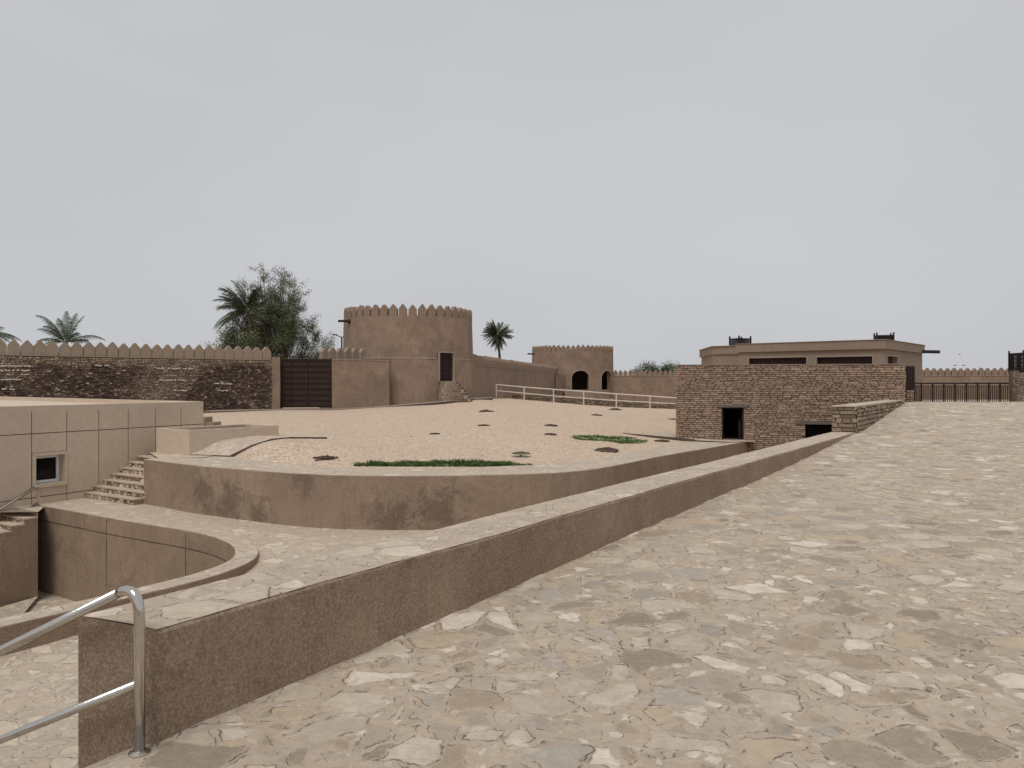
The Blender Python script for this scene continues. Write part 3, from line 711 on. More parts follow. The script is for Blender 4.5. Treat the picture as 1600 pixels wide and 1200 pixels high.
def gpix(px_, py_):                               # pixel on the gravel -> world
    Y = 20.0; best = None
    while Y < 62:
        x = (px_ - 800) / F * Y; e = abs(600 - gz(x, Y) / Y * F - py_)
        if best is None or e < best[0]: best = (e, x, Y)
        Y += .25
    return best[1], best[2], gz(best[1], best[2])

# sloping path beside the planter, kerbs
m_ = MB(); a0, a1 = Vector((-9.66, 23.0)), Vector((-7.75, 25.95)); b0, b1 = Vector((-8.28, 22.55)), Vector((-6.34, 25.95))
vs = []; n = 14
def pathz(f): p = b0.lerp(b1, f); q = a0.lerp(a1, f); return max(gz(p.x, p.y), -2.135) + .03
for i in range(n + 1):
    f = i / n; l = a0.lerp(a1, f); r = b0.lerp(b1, f)
    for g in range(6): p = l.lerp(r, g / 5); vs.append((p.x, p.y, pathz(f)))
for i in range(n + 1): p = a0.lerp(a1, i / n); 
m_.add(vs, [(i * 6 + j, i * 6 + j + 1, (i + 1) * 6 + j + 1, (i + 1) * 6 + j) for i in range(n) for j in range(5)])
struct(m_.build('planter_path', M['pave_pale']))
def kerb(pts, w_, h, label):
    o = thing('kerb', label, 'kerb', (pts[0][0], pts[0][1], pts[0][2] - .2)); m_ = MB()
    for i in range(len(pts) - 1):
        a_, b_ = Vector(pts[i]), Vector(pts[i + 1]); d = (b_ - a_).xy.normalized(); n_ = Vector((-d.y, d.x, 0)) * w_ / 2
        v = [a_ - n_, b_ - n_, b_ + n_, a_ + n_]
        m_.add([(q.x, q.y, q.z - .3) for q in v] + [(q.x, q.y, q.z + h) for q in v], ((3, 2, 1, 0), (4, 5, 6, 7), (0, 1, 5, 4), (1, 2, 6, 5), (2, 3, 7, 6), (3, 0, 4, 7)))
    m_.build('kerb_stones', M['kerb'], o); return o
kerb([(*(b0.lerp(b1, f) + Vector((.035, 0))), pathz(f)) for f in (0, .2, .4, .6, .8, 1.01)], .07, .02, 'dark stone kerb edging the sloping path next to the planter')
kerb([(-6.28, 26.03, pathz(1)), (-7.7, 26.03, pathz(1))], .07, .01, 'short dark kerb closing the upper end of the planter path')
kerb([(4.72, 32.6, -2.13), (5.9, 31.0, -2.15), (7.05, 29.75, -2.19)], .10, .05, 'dark stone kerb between the gravel and the paving at the brick building')

# planter box
t = thing('planter', 'low beige rendered planter box beside the building at the stair head', 'planter', (-9.66, 23.0, -2.4))
pA, pB = Vector((-11.1, 23.97)), Vector((-9.66, 23.0)); pC = pB + D * 3.3; pD = pA + D * 3.3
m_ = MB(); zt = -1.385; m_.prism([pA, pB, pC, pD], -2.6, zt - .14)
th = .16; dn = (pD - pA).normalized(); dc = (pB - pA).normalized()
iA, iB, iC, iD = pA + dn * th + dc * th, pB + dn * th - dc * th, pC - dn * th - dc * th, pD - dn * th + dc * th
for q in ([pA, pB, iB, iA], [pB, pC, iC, iB], [pC, pD, iD, iC], [pD, pA, iA, iD]): m_.prism(q, zt - .139, zt)
m_.build('box', M['beige'], t)
m_ = MB(); m_.prism([iA, iB, iC, iD], zt - .13, zt - .06); m_.build('soil', M['soil'], t)

# stairs up to the terrace
Bd = Vector((.4472, .8944)); o_ = Vector((-12.7, 22.85))
t = thing('staircase', 'stone steps rising between the beige building and the retaining wall', 'stairs', (-11.4, 22, zw))
for k in range(8):
    zt = zw + .155 * (k + 1); p = o_ + D * .285 * k; l = p + N * 1.2; r = p - N * 3.35
    back = D * 4.0 if k == 7 else D * .30
    fr = r; q = [l, r - N * -.0, r + back, l + back]; lim = 2.60 if k == 0 else 2.78
    q = [p + N * 1.2, p - N * lim, p - N * lim + back, p + N * 1.2 + back]
    if k == 7: continue
    s1 = MB(); s1.prism(q, zw - .6, zt - .03); st = s1.build('step', M['stucco'], t)
    q2 = [v - D * .025 for v in q[:2]] + [v + D * .02 for v in q[2:]]; s2 = MB(); s2.prism(q2, zt - .0305, zt + .001 * k); s2.sub('tread', M['pave_pale'], st, t)
    q3 = [q[0] - D * .008, q[1] - D * .008, q[1] + D * .004, q[0] + D * .004]; s3 = MB(); s3.prism(q3, zt - .155, zt - .031); s3.sub('riser', M['riser'], st, t)

# ------------------------------------------------------------------ beige building on the left
zb, zt = -.61, -.61
bl = Vector((-12.7, 22.85)) - Bd * 10; br = Vector((-10.76, 26.73))
t = thing('beige_building', 'low flat-roofed beige building with panel joints and one small window', 'building', (bl.x, bl.y, -6.5))
Ld = (br - bl).length
def bu(x):                                        # pixel column -> distance along the facade
    r = (x - 800) / F; d = Bd; return (r * bl.y - bl.x) / (d.x - r * d.y)
wu0, wu1, wz0, wz1 = bu(55.5), bu(101), -2.83, -2.03
fb = MB(); hole = (wu0, wu1, wz0, wz1)
face_holes(fb, bl, br, -6.5, zt - .002, [hole], .34)
bn = Vector((-Bd.y, Bd.x)); rl = Vector((-25.5, 38.0)); rl2 = Vector((-30, 30))
fb.quad((br.x, br.y, -6.5), (rl.x, rl.y, -6.5), (rl.x, rl.y, zt - .002), (br.x, br.y, zt - .002))
fb.quad((rl.x, rl.y, -6.5), (bl.x - 12, bl.y + 6, -6.5), (bl.x - 12, bl.y + 6, zt), (rl.x, rl.y, zt))
fb.quad((bl.x - 12, bl.y + 6, -6.5), (bl.x, bl.y, -6.5), (bl.x, bl.y, zt), (bl.x - 12, bl.y + 6, zt))
fb.build('facade', M['groove'], t)
# render panels 12 mm proud of the joints
pb = MB(); us = [-.0] + [bu(x) for x in (-420, -300, -200, -110, -50, 0)] ; us = sorted(u for u in [0, 2.0, 4.0, 5.6, 7.0] + [bu(x) for x in (49, 104, 154, 200, 242.5, 282.5)] if u < Ld) + [Ld]
us = [0, 2.1, 4.2, 6.3] + [bu(x) for x in (49, 104, 154, 200, 242.5, 282.5)] + [Ld]
zs = [-6.4, -4.8, -3.18, -1.39, zt]; o_n = Vector((Bd.y, -Bd.x)); gp = .012; pr = .014
def panel(mb, u0, u1, z0, z1):
    e = [(u0 + gp, z0 + gp), (u1 - (gp if u1 < Ld else -.01), z0 + gp), (u1 - (gp if u1 < Ld else -.01), z1 - (gp if z1 < zt else 0)), (u0 + gp, z1 - (gp if z1 < zt else 0))]
    f = [(bl.x + Bd.x * u + o_n.x * pr, bl.y + Bd.y * u + o_n.y * pr, z) for u, z in e]; g = [(bl.x + Bd.x * u, bl.y + Bd.y * u, z) for u, z in e]
    mb.add(f + g, ((0, 1, 2, 3), (0, 4, 5, 1), (1, 5, 6, 2), (2, 6, 7, 3), (3, 7, 4, 0)))
for i in range(len(us) - 1):
    for j in range(len(zs) - 1):
        u0, u1, z0, z1 = us[i], us[i + 1], zs[j], zs[j + 1]
        if u0 < (wu0 + wu1) / 2 < u1 and z0 < (wz0 + wz1) / 2 < z1:
            for q in ((u0, u1, z0, wz0 - .09), (u0, u1, wz1 + .09, z1)): panel(pb, *q)
            continue
        panel(pb, u0, u1, z0, z1)
pb.build('wall_panels', M['beige'], t)
# window surround, frame and pane
def lp(u, z, q): return (bl.x + Bd.x * u + o_n.x * q, bl.y + Bd.y * u + o_n.y * q, z)
def lbox(mb, u0, u1, z0, z1, q0, q1):
    v = [lp(u0, z0, q0), lp(u1, z0, q0), lp(u1, z0, q1), lp(u0, z0, q1), lp(u0, z1, q0), lp(u1, z1, q0), lp(u1, z1, q1), lp(u0, z1, q1)]
    mb.add(v, ((0, 1, 2, 3), (7, 6, 5, 4), (4, 5, 1, 0), (5, 6, 2, 1), (6, 7, 3, 2), (7, 4, 0, 3)))
su0, su1 = bu(49.5), bu(105)
s_ = MB(); lbox(s_, su0 + .01, wu0, wz0 - .09, wz1 + .09, 0, .03); lbox(s_, wu1, su1 - .01, wz0 - .09, wz1 + .09, 0, .03); lbox(s_, wu0, wu1, wz1, wz1 + .09, 0, .03); lbox(s_, wu0 - .03, wu1 + .03, wz0 - .09, wz0, .002, .07)
# recess lining in the beige render
lbox(s_, wu1 - .012, wu1 - .002, wz0, wz1, -.33, .0); lbox(s_, wu0 + .002, wu0 + .012, wz0, wz1, -.33, 0); lbox(s_, wu0 + .012, wu1 - .012, wz1 - .012, wz1 - .002, -.33, 0); lbox(s_, wu0 + .012, wu1 - .012, wz0 + .002, wz0 + .012, -.33, 0)
s_.build('window_surround', M['beige'], t)
w0, w1, y0, y1 = wu0 + .015, wu1 - .015, wz0 + .015, wz1 - .02; fr = .07
s_ = MB(); lbox(s_, w0, w0 + fr, y0, y1, -.3, -.24); lbox(s_, w1 - fr, w1, y0, y1, -.3, -.24); lbox(s_, w0 + fr, w1 - fr, y0, y0 + fr, -.3, -.24); lbox(s_, w0 + fr, w1 - fr, y1 - fr, y1, -.3, -.24)
wo = s_.build('window', M['pvc'], t)
s_ = MB(); lbox(s_, w0 + fr, w1 - fr, y0 + fr, y1 - fr, -.285, -.275); s_.sub('pane', M['glass'], wo, t)
# roof with upstand at the back
r_ = MB(); r_.prism([bl, br + (rl - br) * .03, rl, Vector((bl.x - 12, bl.y + 6))], zt - .5, [zt - .16] * 4)
cop = .22
def upstand(mb, a_, b_, w_): 
    d = (b_ - a_).normalized(); n_ = Vector((-d.y, d.x)); mb.prism([a_, b_, b_ + n_ * w_, a_ + n_ * w_], zt - .17, zt)
upstand(r_, bl + o_n * .012, br + o_n * .012, .2); upstand(r_, br + Vector((.0, 0)), rl, .2)
r_.prism([br + o_n * .012, br + (rl - br).normalized() * 1.7, br + (rl - br).normalized() * 1.7 - Bd * .9, br - Bd * 1.2], zt - .165, zt + .002)
r_.build('roof', M['beige'], t)
# small stone steps behind the building corner
p = Vector(V(323, 31)); t = thing('stone_block', 'small stepped stone block behind the corner of the beige building', 'stone block', (p.x, p.y, -1.75))
for i, (dx, h) in enumerate(((-.1, .42), (.25, .22))):
    m_ = MB(); m_.box((p.x + dx, p.y, -1.75 + h / 2), (.36, .8, h)); m_.build('step', M['rubble'], t)

# ------------------------------------------------------------------ old crenellated wall, left
zb = -1.75; wt = 1.52
w0p, w1p = Vector((-34.5, 34.4)), Vector((*V(425, 48.8),))
mer_old = merlon_mesh(.56, .50, .30, .34, M['merlon'])
t = thing('old_stone_wall', 'long dark weathered rubble stone wall topped with pointed merlons', 'wall', (w1p.x, w1p.y, zb - .5))
d = (w1p - w0p).normalized(); nn = Vector((-d.y, d.x)); LW = (w1p - w0p).length
m_ = MB(); m_.prism([w0p, w1p, w1p + nn * .5, w0p + nn * .5], zb - .6, wt - .02); m_.build('core', M['mortar2'], t)
m_ = MB(); stones(m_, w0p, w1p, zb - .2, wt - .05, .085, .17, proud=.045, gap=.008, rough=1.2); m_.build('stone_facing', M['oldstone'], t)
m_ = MB()
def wrow(x0, x1, y):                                # rows of white stones showing in the face
    x = x0
    while x < x1:
        r = (x - 800) / F; u = (r * w0p.y - w0p.x) / (d.x - r * d.y); p = w0p + d * u; z = Z(y + jit(.5), p.y)
        if random.random() < .8: m_.box((p.x - nn.x * .05, p.y - nn.y * .05, z), (random.uniform(.08, .16), .06, random.uniform(.05, .08)), math.atan2(d.y, d.x))
        x += random.uniform(2.8, 5)
for r_ in ((0, 48, 572), (0, 46, 579), (30, 48, 585), (0, 34, 593), (2, 22, 608), (246, 308, 576), (250, 305, 594), (336, 362, 599.5), (342, 360, 610), (266, 292, 610), (150, 170, 571)): wrow(*r_)
m_.build('white_stones', M['white_stone'], t)
m_ = MB(); m_.prism([w0p - nn * .04, w1p - nn * .04, w1p + nn * .5, w0p + nn * .5], wt - .02, wt + .03); m_.build('coping', M['merlon'], t)
s1 = w0p + nn * .25; nmer = int(LW / .575); merlon_row(mer_old, t, s1, w1p + nn * .25, wt + .03, nmer)
# pier beside the gate
gl, gr = V(440, 49.4), V(517, 50.2)
t = thing('gate_pier', 'plain plastered pier between the rubble wall and the wooden gate', 'pier', (*V(431, 49.0), zb))
m_ = MB(); m_.prism([V(424.5, 48.75), V(437.5, 49.0), V(437.5, 49.6), V(424.5, 49.6)], zb, Z(558, 49)); m_.build('shaft', M['stucco_tower'], t)
# gate
t = thing('wooden_gate', 'wide dark brown double gate of horizontal boards in the fort wall', 'gate', (*V(478, 49.8), -1.7))
gz0, gz1 = Z(638, 49.8), Z(560.5, 49.8); g0, g1 = Vector(V(439, 49.5)), Vector(V(518.5, 50.2)); dg = (g1 - g0).normalized(); ng = Vector((dg.y, -dg.x)); LG = (g1 - g0).length; ag = math.atan2(dg.y, dg.x)
def gbox(mb, u0, u1, z0, z1, q, th_): c = g0 + dg * (u0 + u1) / 2 + ng * q; mb.box((c.x, c.y, (z0 + z1) / 2), (u1 - u0, th_, z1 - z0), ag)
for u0, u1 in ((.1, LG / 2 - .01), (LG / 2 + .01, LG - .12)):
    m_ = MB(); gbox(m_, u0 - .008, u1 + .008, gz0 + .06, gz1, 0, .06); lf = m_.build('gate_leaf', M['wood'], t)
    s2 = MB(); nb = 9
    for k in range(nb): z = gz0 + .12 + (gz1 - gz0 - .25) * k / (nb - 1); gbox(s2, u0 + .02, u1 - .02, z, z + .05, .05, .04)
    s2.sub('batten', M['iron'], lf, t)
    s3 = MB(); u = u0 + (u1 - u0) * (.36 if u0 < 1 else .0) ; gbox(s3, u, u + .05, gz0 + .1, gz1, .055, .03); s3.sub('upright', M['iron'], lf, t)
for u0 in (0, LG - .11): m_ = MB(); gbox(m_, u0, u0 + .1, gz0, gz1 + .04, 0, .14); m_.build('gate_post', M['wood2'], t)

# plaster wall between gate and tower
q0, q1 = Vector(V(519, 50.1)), Vector(V(608, 51.6)); zt = Z(562, 50.1); zt2 = Z(564, 51.6)
t = thing('plaster_wall', 'smooth brown plaster wall between the wooden gate and the near tower', 'wall', (q0.x, q0.y, -2.2))
m_ = MB(); m_.prism([q0, q1, q1 + Vector((0, .6)), q0 + Vector((0, .6))], -2.3, [zt, zt2, zt2, zt]); m_.build('wall_body', M['stucco_tower'], t)
m_ = MB(); m_.prism([q0 + Vector((0, -.03)), q1 + Vector((0, -.03)), q1 + Vector((0, .6)), q0 + Vector((0, .6))], [zt + .002, zt2 + .002, zt2 + .002, zt + .002], [zt + .05, zt2 + .05, zt2 + .05, zt + .05]); m_.build('coping', M['trim'], t)
# crenellated wall behind it
q0, q1 = Vector(V(499, 52.4)), Vector(V(595, 53.8)); zt = Z(561, 52.4)
t = thing('crenellated_wall', 'short run of pale merlons on the wall just left of the near tower', 'wall', (q0.x, q0.y, -2.4))
m_ = MB(); m_.prism([q0, q1, q1 + Vector((0, .5)), q0 + Vector((0, .5))], -2.4, zt); m_.build('wall_body', M['stucco_tower'], t)
dd = q1 - q0
for i in range(8): p = q0 + dd * ((i + .5) / 8) + Vector((0, .25)); put_merlon(mer_old, t, p.x, p.y, zt, math.atan2(dd.y, dd.x) + .5)

# ------------------------------------------------------------------ near round tower
TC = (-7.75, 57.6); TR = 4.83
t = thing('round_tower', 'near round brown fort tower with merlons and a carved door at the top of steps', 'tower', (TC[0], TC[1], -2.4))
def ang_of(px_, c, R):                             # angle on the front of a drum seen at a pixel column
    r = (px_ - 800) / F; best = None
    for k in range(2000):
        a_ = PI + PI * k / 2000; x, y = c[0] + R * math.cos(a_), c[1] + R * math.sin(a_); e = abs(x / y - r)
        if best is None or e < best[0]: best = (e, a_)
    return best[1]
R2 = TR + .16
a0, a1 = ang_of(685.3, TC, R2), ang_of(707.5, TC, R2); yf = TC[1] + R2 * math.sin(a0)
dz0, dz1 = Z(596, yf), Z(551, yf); ledge = Z(560, yf + .1)
m_ = MB(); P = drum(m_, TC, R2 + .12, R2, -2.4, ledge, [(a0, a1, dz0, ledge)], .35)
m_.build('base_drum', M['stucco_tower'], t, smooth=False)
m_ = MB(); n = 90; vs = [(TC[0] + r * math.cos(2 * PI * i / n), TC[1] + r * math.sin(2 * PI * i / n), z) for (r, z) in ((R2 + .02, ledge - .04), (R2 + .02, ledge), (TR - .1, ledge + .05)) for i in range(n)]
m_.add(vs, [(r * n + i, r * n + (i + 1) % n, (r + 1) * n + (i + 1) % n, (r + 1) * n + i) for r in (0, 1) for i in range(n) if not (min(a0, a1) - .01 < 2 * PI * (i + .5) / n < max(a0, a1) + .01)]); m_.build('ledge', M['trim'], t)
ztop = Z(492.5, TC[1] - TR)
m_ = MB(); drum(m_, TC, TR + .02, TR - .08, ledge, ztop, [(a0, a1, ledge + .001, dz1)], .3, nz_=8); disc(m_, TC, TR - .1, ztop - .9); drum(m_, TC, TR - .45, TR - .45, ztop - .9, ztop, nz_=1)
n = 90; m_.add([(TC[0] + r * math.cos(2 * PI * i / n), TC[1] + r * math.sin(2 * PI * i / n), ztop) for r in (TR - .08, TR - .45) for i in range(n)], [(i, (i + 1) % n, n + (i + 1) % n, n + i) for i in range(n)])
m_.build('drum', M['stucco_tower'], t)
mer_t = merlon_mesh(.56, .46, .32, .34, M['stucco_tower'])
nm = 44
for i in range(nm):
    a_ = 2 * PI * (i + .35) / nm; put_merlon(mer_t, t, TC[0] + (TR - .25) * math.cos(a_), TC[1] + (TR - .25) * math.sin(a_), ztop - .01, a_ + PI / 2)
am = (a0 + a1) / 2; dc_ = Vector((TC[0] + (R2 - .12) * math.cos(am), TC[1] + (R2 - .12) * math.sin(am))); dw = R2 * abs(a1 - a0)
m_ = MB(); m_.box((dc_.x, dc_.y, (dz0 + dz1) / 2), (dw - .06, .06, dz1 - dz0), am + PI / 2); do = m_.build('door', M['wood2'], t)
s2 = MB(); rzd = am + PI / 2; cu, su_ = math.cos(rzd), math.sin(rzd); nv = Vector((math.cos(am), math.sin(am)))
for side in (-1, 1):
    for k in range(6):
        for e in (.11, .33):
            x = side * e * dw; s2.box((dc_.x + cu * x + nv.x * .05, dc_.y + su_ * x + nv.y * .05, dz0 + .18 + k * (dz1 - dz0 - .3) / 6 + .12), (.14, .04, .22), rzd)
s2.sub('carved_panel', M['wood'], do, t)
fr = MB()
for s_, (w_, h_, zz) in enumerate(((.07, dz1 - dz0, (dz0 + dz1) / 2), (.07, dz1 - dz0, (dz0 + dz1) / 2))):
    x = (dw / 2 + .02) * (-1 if s_ == 0 else 1); fr.box((dc_.x + cu * x + nv.x * .17, dc_.y + su_ * x + nv.y * .17, zz), (w_, .16, h_), rzd)
fr.box((dc_.x + nv.x * .17, dc_.y + nv.y * .17, dz1 + .04), (dw + .12, .16, .08), rzd); fr.build('door_frame', M['trim'], t)
m_ = MB(); asp = ang_of(545, TC, TR); c = Vector((TC[0] + TR * math.cos(asp), TC[1] + TR * math.sin(asp))); zz = Z(502, c.y)
dsp = Vector((-.95, -.3)).normalized(); m_.tube([(c.x + .1, c.y, zz + .02), (c.x + dsp.x * .75, c.y + dsp.y * .75, zz)], .085, 8); m_.build('water_spout', M['wood2'], t)
m_ = MB(); m_.tube([(c.x - dsp.x * .1, c.y - dsp.y * .1, zz), (c.x + dsp.x * .08, c.y + dsp.y * .08, zz)], .16, 10); m_.build('spout_collar', M['wood'], t)
# tower steps
ds = dc_ + nv * .1; fx = V(685.5, 51.9)[0]
t = thing('tower_steps', 'rough stone steps leading up to the carved door of the near tower', 'stairs', (ds.x, ds.y - 1, -1.4))
base_z = Z(628, 51.0); hst = (dz0 - base_z) / 7
for k in range(7):
    zt_ = dz0 - hst * k; xr = 1.15 + k * .17; yn = .75 + .17 * k
    m_ = MB(); m_.prism([(fx - .02, yf + .4 - yn), (fx + xr, yf + .4 - yn), (fx + xr, yf + 1.6), (fx - .02, yf + 1.6)], base_z - .4, zt_ - .004 * k); st = m_.build('step', M['mortar'], t)
    s2 = MB(); stones(s2, (fx - .02, yf + .4 - yn), (fx + xr, yf + .4 - yn), zt_ - hst, zt_, hst, .28, proud=.03, gap=.006); s2.sub('riser', M['rubble'], st, t)
    s3 = MB(); s3.box((fx + xr / 2 - .01, yf + .4 - yn / 2 + .2, zt_ + .012), (xr + .03, yn + .42, .02)); s3.sub('tread', M['trim'], st, t)

# pale footpath at the walls' foot
fp = [(*V(318, 44.6), -1.62), (*V(437, 48.2), Z(640.6, 48.2)), (*V(520, 49.3), Z(640.2, 49.3)), (*V(600, 50.3), Z(636, 50.3)), (*V(686, 50.8), Z(628.8, 50.8)), (*V(735, 54.0), Z(624, 54)), (*V(770, 56.5), Z(622, 56.5))]
FP = catmull([f[:2] for f in fp], .8); zz = [interp(p.x, [f[0] for f in fp], [f[2] for f in fp]) for p in FP]
m_ = MB(); Bk = [p + Vector((-.1, 1.6)) for p in FP]
for i in range(len(FP) - 1):
    a_, b_, c, e = FP[i], FP[i + 1], Bk[i + 1], Bk[i]
    m_.prism([a_, b_, c, e], [zz[i] - .4, zz[i + 1] - .4, zz[i + 1] - .4, zz[i] - .4], [zz[i] + .03, zz[i + 1] + .03, zz[i + 1] + .05, zz[i] + .05])
struct(m_.build('footpath', M['trim']))
m_ = MB(); K2 = [p + Vector((0, -.06)) for p in FP]  # dark strip in kerb colour, painted as the footpath's shadow edge
for i in range(len(FP) - 1): m_.prism([K2[i], K2[i + 1], FP[i + 1] - Vector((0, .002)), FP[i] - Vector((0, .002))], [z - .4 for z in (zz[i], zz[i + 1], zz[i + 1], zz[i])], [z + .005 for z in (zz[i], zz[i + 1], zz[i + 1], zz[i])])
tag(m_.build('path_shadow_edge', M['kerb'], None, (FP[0].x, FP[0].y, -1.6)), 'thin dark strip painted as the shadow edge of the path below the fort walls', 'kerb')

# ------------------------------------------------------------------ far tower and walls
q0, q1 = Vector(V(741, 57.5)), Vector(V(872, 101)); zt = 1.38
t = thing('long_fort_wall', 'long brown wall with a row of merlons joining the two towers', 'wall', (q0.x, q0.y, -2.6))
dd = (q1 - q0).normalized(); nn = Vector((-dd.y, dd.x)); LL = (q1 - q0).length
m_ = MB(); m_.prism([q0, q1, q1 + nn * .6, q0 + nn * .6], -2.6, [zt, zt + .02, zt + .02, zt]); m_.build('wall_body', M['stucco_tower'], t)
m_ = MB(); m_.prism([q0 - nn * .04, q1 - nn * .04, q1 + nn * .6, q0 + nn * .6], zt + .022, zt + .07); m_.build('coping', M['trim'], t)
merlon_row(mer_t, t, q0 + nn * .25, q1 + nn * .25, zt + .07, int(LL / .68))
m_ = MB(); e0, e1 = Vector(V(868, 98)), Vector(V(883, 100.5)); m_.prism([e0, e1, e1 + Vector((0, 2)), e0 + Vector((0, 2))], -2.6, Z(585.5, 99)); m_.build('end_block', M['stucco_tower'], t)

TC2 = (8.35, 106.0); TR2 = 5.62
t = thing('round_tower', 'far round fort tower with two pale-edged arched openings', 'tower', (TC2[0], TC2[1], -2.6))
zt = Z(548, TC2[1] - TR2); yfr = TC2[1] - TR2; holes = []; arcs = []
for x0, x1 in ((893.5, 920.5), (939.8, 955)):
    b0_, b1_ = ang_of(x0, TC2, TR2), ang_of(x1, TC2, TR2); holes.append((b0_, b1_, Z(609, yfr), Z(579, yfr))); arcs.append((b0_, b1_))
m_ = MB(); drum(m_, TC2, TR2 + .05, TR2 - .05, -2.6, zt, holes, .6, nz_=8); disc(m_, TC2, TR2 - .1, zt - .8); drum(m_, TC2, TR2 - .42, TR2 - .42, zt - .8, zt, nz_=1)
m_.add([(TC2[0] + r * math.cos(2 * PI * i / n), TC2[1] + r * math.sin(2 * PI * i / n), zt) for r in (TR2 - .05, TR2 - .42) for i in range(n)], [(i, (i + 1) % n, n + (i + 1) % n, n + i) for i in range(n)])
m_.build('drum', M['stucco_tower'], t)
nm = 52
for i in range(nm):
    a_ = 2 * PI * (i + .5) / nm; put_merlon(mer_t, t, TC2[0] + (TR2 - .22) * math.cos(a_), TC2[1] + (TR2 - .22) * math.sin(a_), zt - .01, a_ + PI / 2)
for (b0_, b1_), h in zip(arcs, holes):
    z0_, z1_ = h[2], h[3]; amid = (b0_ + b1_) / 2; hw = (b1_ - b0_) / 2; hh = min(hw * TR2, .95); zsp = z1_ - hh
    def cyl(u, z, q): a_ = amid + u * hw; r = TR2 + .012 + q; return (TC2[0] + r * math.cos(a_), TC2[1] + r * math.sin(a_), z)
    sp = MB(); tr = MB(); K = 16; ar = [(-math.cos(PI * k / K), zsp + hh * math.sin(PI * k / K)) for k in range(K + 1)]
    for k in range(K):
        u, z = ar[k]; u2, z2 = ar[k + 1]
        sp.quad(cyl(u, z, 0), cyl(u2, z2, 0), cyl(u2, z1_ + .02, 0), cyl(u, z1_ + .02, 0))
    sp.build('arch_head', M['stucco_tower'], t)
    line = [(-1, z0_)] + ar + [(1, z0_)]; cc = zsp
    def grow(u, z, g): 
        du = g / (hw * TR2) * (1 if u > 0 else -1) if z <= zsp + .01 else g / (hw * TR2) * u; return (u + du, z + (g * (z - zsp) / hh if z > zsp else 0))
    for k in range(len(line) - 1):
        (u, z), (u2, z2) = line[k], line[k + 1]; g1, g2 = grow(u, z, .16), grow(u2, z2, .16)
        tr.add([cyl(u, z, .03), cyl(u2, z2, .03), cyl(*g2, .03), cyl(*g1, .03), cyl(u, z, -.1), cyl(u2, z2, -.1), cyl(*g2, -.1), cyl(*g1, -.1)], ((0, 1, 2, 3), (0, 4, 5, 1), (2, 6, 7, 3)))
    tr.build('arch_trim', M['trim'], t)
m_ = MB(); asp = ang_of(834, TC2, TR2); c = Vector((TC2[0] + TR2 * math.cos(asp), TC2[1] + TR2 * math.sin(asp))); zz_ = Z(553, c.y)
m_.tube([(c.x + .1, c.y, zz_), (c.x - .85, c.y - .25, zz_)], .1, 8); m_.build('water_spout', M['wood2'], t)

q0, q1 = Vector(V(955, 104)), Vector(V(1150, 100)); zt = 1.05
t = thing('crenellated_wall', 'plain brown crenellated wall right of the far tower in front of the round tree', 'wall', (q0.x, q0.y, -2.6))
m_ = MB(); m_.prism([q0, q1, q1 + Vector((0, .6)), q0 + Vector((0, .6))], -2.6, zt); m_.build('wall_body', M['stucco_tower'], t)
m_ = MB(); m_.prism([q0 - Vector((0, .04)), q1 - Vector((0, .04)), q1 + Vector((0, .6)), q0 + Vector((0, .6))], zt + .002, zt + .06); m_.build('coping', M['trim'], t)
merlon_row(mer_t, t, q0 + Vector((.3, .3)), q1 + Vector((0, .3)), zt + .06, 24)

q0, q1 = Vector(V(1425, 78)), Vector(V(1690, 77)); zt = .80
t = thing('crenellated_wall', 'crenellated wall behind the iron fence at the right edge', 'wall', (q0.x, q0.y, -2.6))
m_ = MB(); m_.prism([q0, q1, q1 + Vector((0, .6)), q0 + Vector((0, .6))], -2.6, zt); m_.build('wall_body', M['stucco_tower'], t)
m_ = MB(); m_.prism([q0 - Vector((0, .04)), q1 - Vector((0, .04)), q1 + Vector((0, .6)), q0 + Vector((0, .6))], zt + .002, zt + .05); m_.build('coping', M['trim'], t)
merlon_row(mer_t, t, q0 + Vector((0, .3)), q1 + Vector((0, .3)), zt + .05, 25)

# rubble wall remains behind the terrace railing
q0, q1 = Vector(V(792, 72)), Vector(V(1150, 67)); tops = [(790, 615), (819, 616), (860, 617.5), (900, 620), (960, 625), (1010, 628), (1057, 630), (1160, 634)]
LL = (q1 - q0).length; dd = (q1 - q0).normalized()
def rtop(u): p = q0 + dd * u; x = 800 + F * p.x / p.y; return Z(interp(x, [a[0] for a in tops], [a[1] for a in tops]), p.y) + noise.noise(Vector((u * .8, 0, 3))) * .15
t = thing('ruined_wall', 'low ruined rubble wall lying behind the white railing', 'ruined wall', (q0.x, q0.y, -2.6))
m_ = MB(); k = 60
pts = [q0 + dd * LL * i / k for i in range(k + 1)]
for i in range(k):
    z0_, z1_ = rtop(LL * i / k) - .08, rtop(LL * (i + 1) / k) - .08
    m_.prism([pts[i], pts[i + 1], pts[i + 1] + Vector((0, .7)), pts[i] + Vector((0, .7))], -2.6, [z0_, z1_, z1_, z0_])
m_.build('core', M['mortar2'], t)
m_ = MB(); stones(m_, q0, q1, -2.5, .2, .13, .36, proud=.07, gap=.012, rough=1.4, topf=rtop); m_.build('stone_facing', M['rubble'], t)
# steps to the far tower
p = Vector(V(896, 96)); t = thing('tower_steps', 'pale worn steps rising to the arch of the far tower', 'stairs', (p.x, p.y, -2.6))
for k in range(6): m_ = MB(); m_.box((p.x, p.y + 1.2 - k * .3, -1.7 - k * .14), (2.3, 2.4, 1.6)); m_.build('step', M['rubble'], t)

